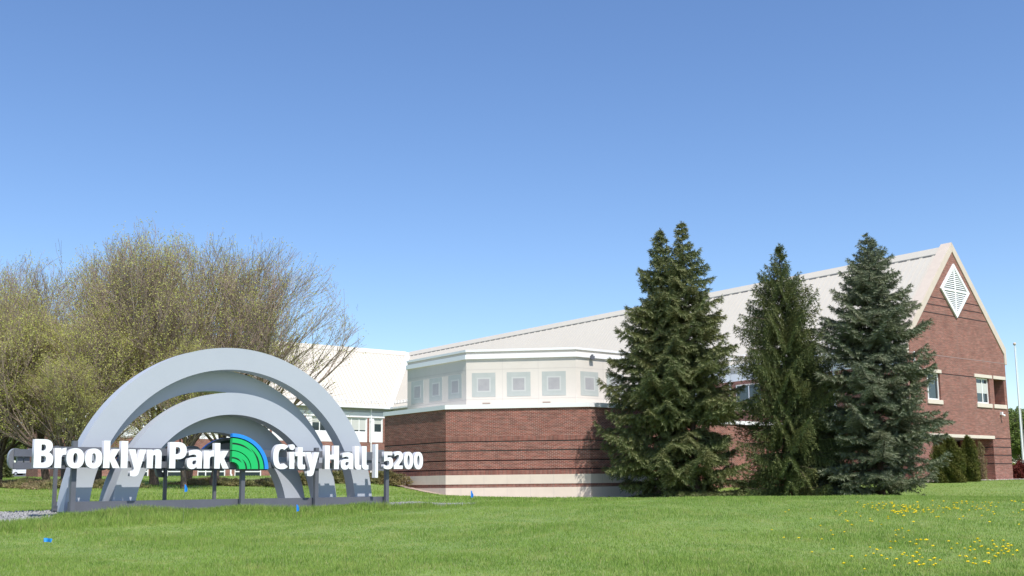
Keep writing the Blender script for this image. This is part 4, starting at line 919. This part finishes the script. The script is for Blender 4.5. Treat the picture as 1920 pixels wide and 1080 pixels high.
# ------------------------------------------------------------------ bare spring trees with fresh buds
def budding_tree(seed, H=9.5, spreadk=1.0, nl=9, ks=(0, 6, 6, 5, 5), rx=4.5, ry=3.6, ox=0.0, low=0.30):
    rng = np.random.default_rng(seed); seg = []; tips = []
    def grow(p, d, L, r, lvl):
        steps = 4 if lvl < 3 else 3; q = p; pts = [p]
        for i in range(steps):
            d = d+rng.normal(0, .06, 3)+np.array([0, 0, .075 if lvl > 0 else 0]); d /= np.linalg.norm(d)
            n_ = q+d*L/steps; r2 = r*(1-.45/steps*(1 if lvl < 4 else 1.6)); seg.append((*q, *n_, r, r2, lvl)); q = n_; r = r2; pts.append((q, d.copy(), r))
        if lvl == 5:
            tips.append((*q, *d)); tips.append((*((pts[1][0]+q)/2), *d)); return
        k = ks[lvl] if lvl else nl
        for j in range(k):
            i = 1+int(rng.integers(0, steps)) if lvl else steps
            if j == 0: i = steps
            b, bd_, br = pts[i]
            ang = R(rng.uniform(12, 34)) if j else R(rng.uniform(2, 10))
            if lvl == 0: ang = R(8+50*((j+.5)/nl)**.7)*spreadk
            ax = rng.normal(0, 1, 3); ax -= bd_*ax.dot(bd_); ax /= np.linalg.norm(ax)
            nd = bd_*math.cos(ang)+ax*math.sin(ang)
            fac = {0: rng.uniform(.75, 1.0)*2.9, 1: rng.uniform(.55, .80), 2: rng.uniform(.5, .8), 3: rng.uniform(.5, .8), 4: rng.uniform(.5, .85)}[lvl]
            grow(b, nd, L*fac, br*(.62 if j else .85) if lvl else r*rng.uniform(.42, .62), lvl+1)
    grow(np.array([0., 0, 0]), np.array([0., 0, 1]), 1.15, 0.20, 0)
    A = np.array(seg); T = np.array(tips); k = H*1.12/np.percentile(A[:, 5], 99.0); A[:, :6] *= k; T[:, :3] *= k
    kx = rx*1.15/np.percentile(np.abs(A[:, 3]), 96); ky = ry*1.15/np.percentile(np.abs(A[:, 4]), 96)
    for M_, c in ((A, 0), (A, 3), (T, 0)): M_[:, c] = M_[:, c]*kx + ox*M_[:, c+2]/H; M_[:, c+1] *= ky
    def keep(P):
        zc = 0.45*H; az = np.arctan2(P[:, 1], P[:, 0]-ox*.5); lump = 1+.07*np.sin(az*3+seed)+.05*np.sin(az*7+P[:, 2]*1.5)+rng.normal(0, .035, len(P))
        zz = np.where(P[:, 2] > zc, (P[:, 2]-zc)/(H-zc), (zc-P[:, 2])/(zc-low*H*.1)*.80)
        return ((P[:, 0]-ox*.6)/rx)**2+(P[:, 1]/ry)**2+zz**2 < lump**2
    A = A[(A[:, 8] < 2) & (A[:, 5] < H*.9) | keep(A[:, 3:6])]; T = T[keep(T[:, :3])]
    A[:, 6:8] = np.maximum(A[:, 6:8], 0.0050)
    return A, T
def tree_meshes(seed, leafn=3, leaf=0.031, **kw):
    A, T = budding_tree(seed, **kw); rng = np.random.default_rng(seed+1)
    big = A[A[:, 8] <= 2]; sm = A[A[:, 8] > 2]
    tr = limbs_np(big[big[:, 8] <= 1][:, :8], 7); br = limbs_np(big[big[:, 8] > 1][:, :8], 5); tw = limbs_np(sm[:, :8], 3)
    n = len(T); c = np.repeat(T[:, :3], leafn, 0)+rng.normal(0, .07, (n*leafn, 3)); N = len(c)
    a = rng.normal(0, 1, (N, 3)); a /= np.linalg.norm(a, axis=1, keepdims=True); b = np.cross(a, rng.normal(0, 1, (N, 3))); b /= np.linalg.norm(b, axis=1, keepdims=True)
    s = leaf*rng.uniform(.5, 1.4, (N, 1)); LV = np.stack([c-a*s, c+b*s*.55, c+a*s, c-b*s*.55], 1).reshape(-1, 3)
    return tr, br, tw, (LV, np.arange(N*4).reshape(-1, 4))
def budding_proto(x, y, seed, label, name='budding_tree', leafm=None, sink=0.1, rot=0, cat='tree', group='budding trees behind the sign', **kw):
    tr, br, tw, lf = tree_meshes(seed, **kw); e = empty(name, (x, y, gz(x, y)-sink)); tag(e, label, cat, group); e.rotation_euler = (0, 0, rot)
    np_mesh('trunk', *tr, M['bark'], e, smooth=True); np_mesh('branches', *br, M['twig'], e, smooth=True); np_mesh('twigs', *tw, M['twig'], e); np_mesh('crown', *lf, leafm or M['budleaf'], e)
    return e
def bx(px, Y): return on(px, 905, Y)[0]
TA = budding_proto(bx(290, 41), 41.0, 101, 'tallest budding tree, its trunk seen through the left arch leg gap', H=10.0, rx=5.3, ry=4.2)
TB = budding_proto(bx(398, 42.5), 42.5, 102, 'wide airy budding tree leaning right behind the top of the largest arch', H=9.9, rx=4.9, ry=4.2, ox=1.5, leafn=2)
TC = budding_proto(bx(-6, 40), 40.0, 103, 'yellow-green budding tree near the left edge, over the distant white cars', H=7.8, rx=4.0, leafn=5, rot=2.0)
def again(src, px, y, k, rot, label):
    x = bx(px, y); c = copy_tree(src); c.location = (x, y, gz(x, y)-0.1); c.scale = (k, k, k); c.rotation_euler = (0, 0, rot); c['label'] = label; return c
again(TA, 180, 40.0, 0.95, 3.3, 'budding tree behind the first letters of the sign')
again(TB, 90, 43.5, 0.93, 3.0, 'budding tree left of the sign and behind its neighbours')
again(TC, -45, 37.5, 0.86, 4.4, 'yellow-green budding tree at the far left edge, partly out of view')
again(TC, 345, 38.5, 0.70, 5.5, 'low budding tree whose trunk stands behind the small arch')
again(TA, 350, 45.5, 1.06, 2.1, 'rounded budding tree rear-most in the clump, nearest the long wing')
again(TC, 128, 37.2, 0.62, 3.1, 'lowest spring tree, its twigs hanging near the rounded end of the sign')
again(TC, -40, 43.5, 0.72, 1.1, 'low yellow-green tree filling the left edge above the dark bush')
again(TC, 120, 38.0, 0.86, 0.3, 'low yellow-green budding tree behind the left end of the sign')

# small leafy trees in the distance
FT = budding_proto(on(1905, 890, 112)[0]+1.5, 112, 131, 'green leafing tree beyond the right corner of the building', name='leafy_tree', leafm=M['fartree'], H=7.4, nl=7, ks=(0, 5, 5, 4, 4), leafn=14, leaf=0.09, group='leafing trees in the distance')
for i, (px, Yd, k, lb) in enumerate(((1890, 128, .9, 'green leafing tree behind the flagpole'), (1936, 120, 1.1, 'green leafing tree at the right edge of the picture'),
                     (-75, 230, 1.5, 'far leafing tree outside the left edge beyond its neighbour'), (110, 262, 1.6, 'far leafing tree left of the long wing'), (70, 240, 1.6, 'distant leafing tree beyond the parking lot'), (-60, 235, 1.7, 'distant leafing tree outside the left edge'), (0, 250, 1.5, 'distant leafing tree above the white cars'))):
    c = copy_tree(FT); x = on(px, 890, Yd)[0]; c.location = (x, Yd, gz(x, Yd)-.1); c.scale = (k,)*3; c.rotation_euler = (0, 0, i*1.3+.5); c['label'] = lb

# ------------------------------------------------------------------ flagpole, neighbour roof, cars
def flagpole(px, Yd, H, label):
    x = on(px, 893, Yd)[0]; g0 = gz(x, Yd); e = empty('flagpole', (x, Yd, g0)); tag(e, label, 'flagpole')
    mb = MB(); mb.tube((0, 0, 0), (0, 0, H), 0.10, 0.05, n=12); mb.build('pole', M['pole'], e, smooth=False)
    mb = MB(); mb.ball((0, 0, H+0.10), 0.14); mb.build('ball_finial', M['stone'], e, smooth=True)
    mb = MB(); mb.tube((0, 0, 0), (0, 0, 0.12), 0.35, 0.28, n=14); mb.build('base_collar', M['pole'], e)
    mb = MB(); mb.tube((0.16, 0, 1.0), (0.12, 0, H-0.2), 0.012, n=4); mb.build('halyard', M['pole'], e)
flagpole(1921, 92, 11.7, 'tall white flagpole with round finial right of the gable end')
def car(x, y, rot, paint, label):
    e = empty('parked_car', (x, y, gz(x, y)+0.03)); e.rotation_euler = (0, 0, rot); tag(e, label, 'car', 'cars parked in the distant lot')
    prof = [(-2.3, .35), (-2.32, .75), (-2.2, .95), (-1.7, 1.02), (-1.1, 1.42), (.3, 1.48), (1.1, 1.02), (2.0, .88), (2.28, .65), (2.3, .35)]
    mb = MB(); mb.hull([(a, -.88 if z < 1.1 else -.70, z) for a, z in prof], [(a, .88 if z < 1.1 else .70, z) for a, z in prof]); mb.build('body', paint, e, bevel=0.05, smooth=False)
    for sg in (-1, 1):
        mb = MB(); mb.hull([(-1.5, sg*.87, 1.04), (-1.02, sg*.745, 1.38), (.25, sg*.735, 1.42), (.9, sg*.87, 1.06)], [(-1.5, sg*.89, 1.04), (-1.02, sg*.765, 1.38), (.25, sg*.755, 1.42), (.9, sg*.89, 1.06)]); mb.build('side_window', M['glass'], e)
    for a in (-1.4, 1.4):
        for sg in (-1, 1):
            mb = MB(); mb.tube((a, sg*.70, .33), (a, sg*.91, .33), .33, n=16); t_ = mb.build('tyre', M['tyre'], e)
            mb = MB(); mb.tube((a, sg*.90, .33), (a, sg*.93, .33), .2, n=12); mb.build('rim', M['rim'], t_)
    for sg in (-.6, .6):
        mb = MB(); mb.box((2.24, sg-.15, .62), (.06, 0, 0), (0, .3, 0), (0, 0, .14)); mb.build('headlight', M['lamp'], e, bevel=.01)
for px, Yd, rot, pt, lb in ((22, 192, .05, 'carwhite', 'white parked car in the distance, second from the left edge'), (48, 190, .1, 'carwhite', 'white parked car nearest the sign in the distant lot'), (-6, 194, 0.0, 'carsilver', 'silver parked car at the left edge of the picture'), (34, 201, .02, 'carsilver', 'silver parked car behind the white ones')):
    car(on(px, 890, Yd)[0], Yd, rot, M[pt], lb)

# ------------------------------------------------------------------ blue marker flags
def mflag(px, py, Yd, label, ang, droopk=1.0, w=0.15, h=0.135, flatlie=False):
    x, zt = on(px, py, Yd); g0 = gz(x, Yd); e = empty('marker_flag', (x, Yd, g0)); tag(e, label, 'marker flag', 'blue marker flags in the grass')
    mb = MB(); top = 0.12 if flatlie else zt-g0+h*0.55; mb.tube((0, 0, -.05), (0, 0, top), 0.0016, n=5); mb.build('wire', M['wire'], e)
    mb = MB(); N = 6; c, s1 = math.cos(ang), math.sin(ang); P = []
    for i in range(N+1):
        t = i/N; k = w*t*(0.35 if droopk > .5 and not flatlie else 1); off = 0.012*math.sin(t*7)
        zt0 = top-droopk*w*0.55*t*t; zb0 = top-h-droopk*w*0.15*t+0.03*t*(1 if droopk > .5 else 0)
        P.append(((c*k-s1*off, s1*k+c*off, zt0), (c*k*.9+s1*off, s1*k*.9-c*off, zb0 if not flatlie else zt0-.05)))
    for p, q in zip(P[:-1], P[1:]):
        mb.hull([p[0], q[0], q[1], p[1]], [(a[0]-s1*.0008, a[1]+c*.0008, a[2]) for a in (p[0], q[0], q[1], p[1])])
    mb.build('flag', M['flagblue'], e)
mflag(82, 1012, 14.5, 'blue marker flag lying almost flat in the lawn at lower left', 0.1, 0.2, flatlie=True, w=0.11)
mflag(346, 916, 18.6, 'blue marker flag hanging on a tall wire in front of the sign base', 0.3)
mflag(556, 953, 20.0, 'blue marker flag low in the tall grass before the sign beam', 0.5, w=.15)
mflag(883, 927, 20.5, 'blue marker flag standing in the lawn before the brick base', -0.4)

# ------------------------------------------------------------------ grass blades
def blades(name, X, Y, hgt, wid, label, seed, m=None):
    rng = np.random.default_rng(seed); n = len(X); z = ground(X, Y); a = rng.uniform(0, 6.283, n); l = rng.uniform(0.05, 0.55, n)*hgt; la_ = rng.uniform(0, 6.283, n)
    b = np.stack([X, Y, z-0.005], -1); w = np.stack([np.cos(a), np.sin(a), np.zeros(n)], -1)*wid[:, None]*.5
    mid = b+np.stack([np.cos(la_)*l*.35, np.sin(la_)*l*.35, hgt*.6], -1); tip = b+np.stack([np.cos(la_)*l, np.sin(la_)*l, hgt], -1)
    V_ = np.stack([b-w, b+w, mid+w*.8, mid-w*.8, tip], 1).reshape(-1, 3); i = np.arange(n)[:, None]*5
    F_ = np.concatenate([i+np.array([[0, 1, 2]]), i+np.array([[0, 2, 3]]), i+np.array([[3, 2, 4]])])
    return tag(np_mesh(name, V_, F_, m or M['blade']), label, None, None, 'stuff')
rng = np.random.default_rng(7)
def fan(n, y0, y1, k=0.53, pw=1.0):
    """random ground points in a wedge in front of the viewpoint, denser near it"""
    t = rng.uniform(0, 1, n)**pw; Y = y0+(y1-y0)*t; X = rng.uniform(-k, k, n)*Y+rng.normal(0, .2, n); return X, Y
def patch(X, Y, sc=1.0): return np.sin(X*1.3*sc+np.sin(Y*.9*sc)*1.7)+np.sin(Y*1.7*sc-np.cos(X*.8*sc)*1.3)
def sn_of(X, Y): dx, dy = X-S0.x, Y-S0.y; return dx*SD.x+dy*SD.y, dx*SN.x+dy*SN.y
bld = foot + [oc(RB, 2), oc(RB, 3)]
def clear(X, Y):
    s, n = sn_of(X, Y); g = (s > -4.1) & (s < 10.7) & (n > np.interp(s, [-.6, .5, 8.3, 8.9], [-1.1, -.45, -.3, -.9])) & (n < 2.5)
    a = (X-G0.x)*u2[0]+(Y-G0.y)*u2[1]; b = (X-G0.x)*v2[0]+(Y-G0.y)*v2[1]
    ins = ((a > -2.7) & (b > -1.0)) | ((b > 40) & (a > -45)) | ((X-OC.x)**2+(Y-OC.y)**2 < 10.9**2)
    return ~g & ~ins
X, Y = fan(400000, 9.5, 27, pw=1.25); ok = clear(X, Y); X, Y = X[ok], Y[ok]; s, n = sn_of(X, Y)
edge = -3.4+0.25*np.sin(s*1.1)+1.2*np.clip((s-2)/6, 0, 1)
tall = (n > edge) & (n < 0) & (s > -6) & (s < 10.5)
h = np.where(tall, rng.uniform(.06, .17, len(X))*np.clip((n-edge)/.8+.35, .35, 1), rng.uniform(.02, .052, len(X)))*(1+.18*patch(X, Y))
blades('grass', X, Y, h, np.where(tall, .008, .0058)*rng.uniform(.7, 1.4, len(X)), 'mown green lawn grass in the foreground', 1)
s = rng.uniform(0.3, 8.6, 34000); n = rng.uniform(-1.3, -0.22, 34000)-np.abs(rng.normal(0, .25, 34000)); X = S0.x+SD.x*s+SN.x*n; Y = S0.y+SD.y*s+SN.y*n
blades('tall_grass', X, Y, rng.uniform(.08, .19, len(X))*(1+.25*patch(X, Y, 1.6)), .010*rng.uniform(.7, 1.4, len(X)), 'longer unmown grass along the front of the sign', 2)
X, Y = fan(200000, 26, 72, pw=1.2, k=.56); ok = clear(X, Y); X, Y = X[ok], Y[ok]
blades('far_grass', X, Y, rng.uniform(.03, .08, len(X))*(1+.25*patch(X, Y, .5)), .016*rng.uniform(.7, 1.4, len(X)), 'green lawn grass between the sign and the building', 3)

# ------------------------------------------------------------------ dandelions, one object each
def dandelion_mesh(seed):
    r = random.Random(seed); mb = MB(); H = 0.078; mb.tube((0, 0, 0), (0.008, 0, H), 0.0022, n=5); mb.cur = 1
    for k in range(14):
        a = 6.283*k/14+r.uniform(-.1, .1); L = 0.021*r.uniform(.85, 1.1); c, s1 = math.cos(a), math.sin(a)
        mb.poly([(0.008, 0, H), (0.008+c*L-s1*.005, s1*L+c*.005, H+.006), (0.008+c*L*1.1, s1*L*1.1, H+.004), (0.008+c*L+s1*.005, s1*L-c*.005, H+.006)])
    mb.ball((0.008, 0, H+.004), 0.014, 9, 5, (1, 1, .7))
    return mb.build('dandelion', [M['stem'], M['yellow']], None, fixn=False)
protoD = [dandelion_mesh(k) for k in range(3)]
rngd = random.Random(12); spots = []
def scatter(n, px0, px1, py0, py1, cl=0):
    cs = [(rngd.uniform(px0, px1), rngd.uniform(py0, py1)) for _ in range(max(1, cl))]
    for _ in range(n):
        if cl: c = rngd.choice(cs); px = rngd.gauss(c[0], (px1-px0)*.10); py = min(max(rngd.gauss(c[1], (py1-py0)*.15), py0), py1)
        else: px = rngd.uniform(px0, px1); py = rngd.uniform(py0, py1)
        spots.append((px, py))
def hit(px, py):
    x1, z1 = on(px, py, 1.0); Yd = 5.0
    for _ in range(600):
        if z1*Yd <= gz(x1*Yd, Yd)+0.05: return x1*Yd, Yd
        Yd += 0.08
    return None
scatter(95, 1690, 1905, 943, 964, 16); scatter(30, 1560, 1700, 942, 957, 5); scatter(24, 1560, 1920, 958, 985); scatter(60, 1660, 1900, 1018, 1062, 12); scatter(26, 1560, 1920, 985, 1072)
scatter(16, 1520, 1720, 960, 1050); scatter(7, 1420, 1560, 950, 1020)
spots = spots[:290]
import functools
for i, (px, py) in enumerate(spots):
    hp = hit(px, py)
    if hp is None or hp[1] > 34: continue
    o = protoD[i] if i < 3 else protoD[i % 3].copy()
    if i >= 3: COL.objects.link(o)
    k = rngd.uniform(.75, 1.15); o.location = (hp[0], hp[1], gz(*hp)-.005); o.scale = (k, k, k*rngd.uniform(.8, 1.2)); o.rotation_euler = (rngd.uniform(-.25, .05), rngd.uniform(-.2, .2), rngd.uniform(0, 6.28))
    tag(o, 'yellow dandelion in flower in the mown lawn at the right', 'dandelion', 'dandelions scattered in the lawn')
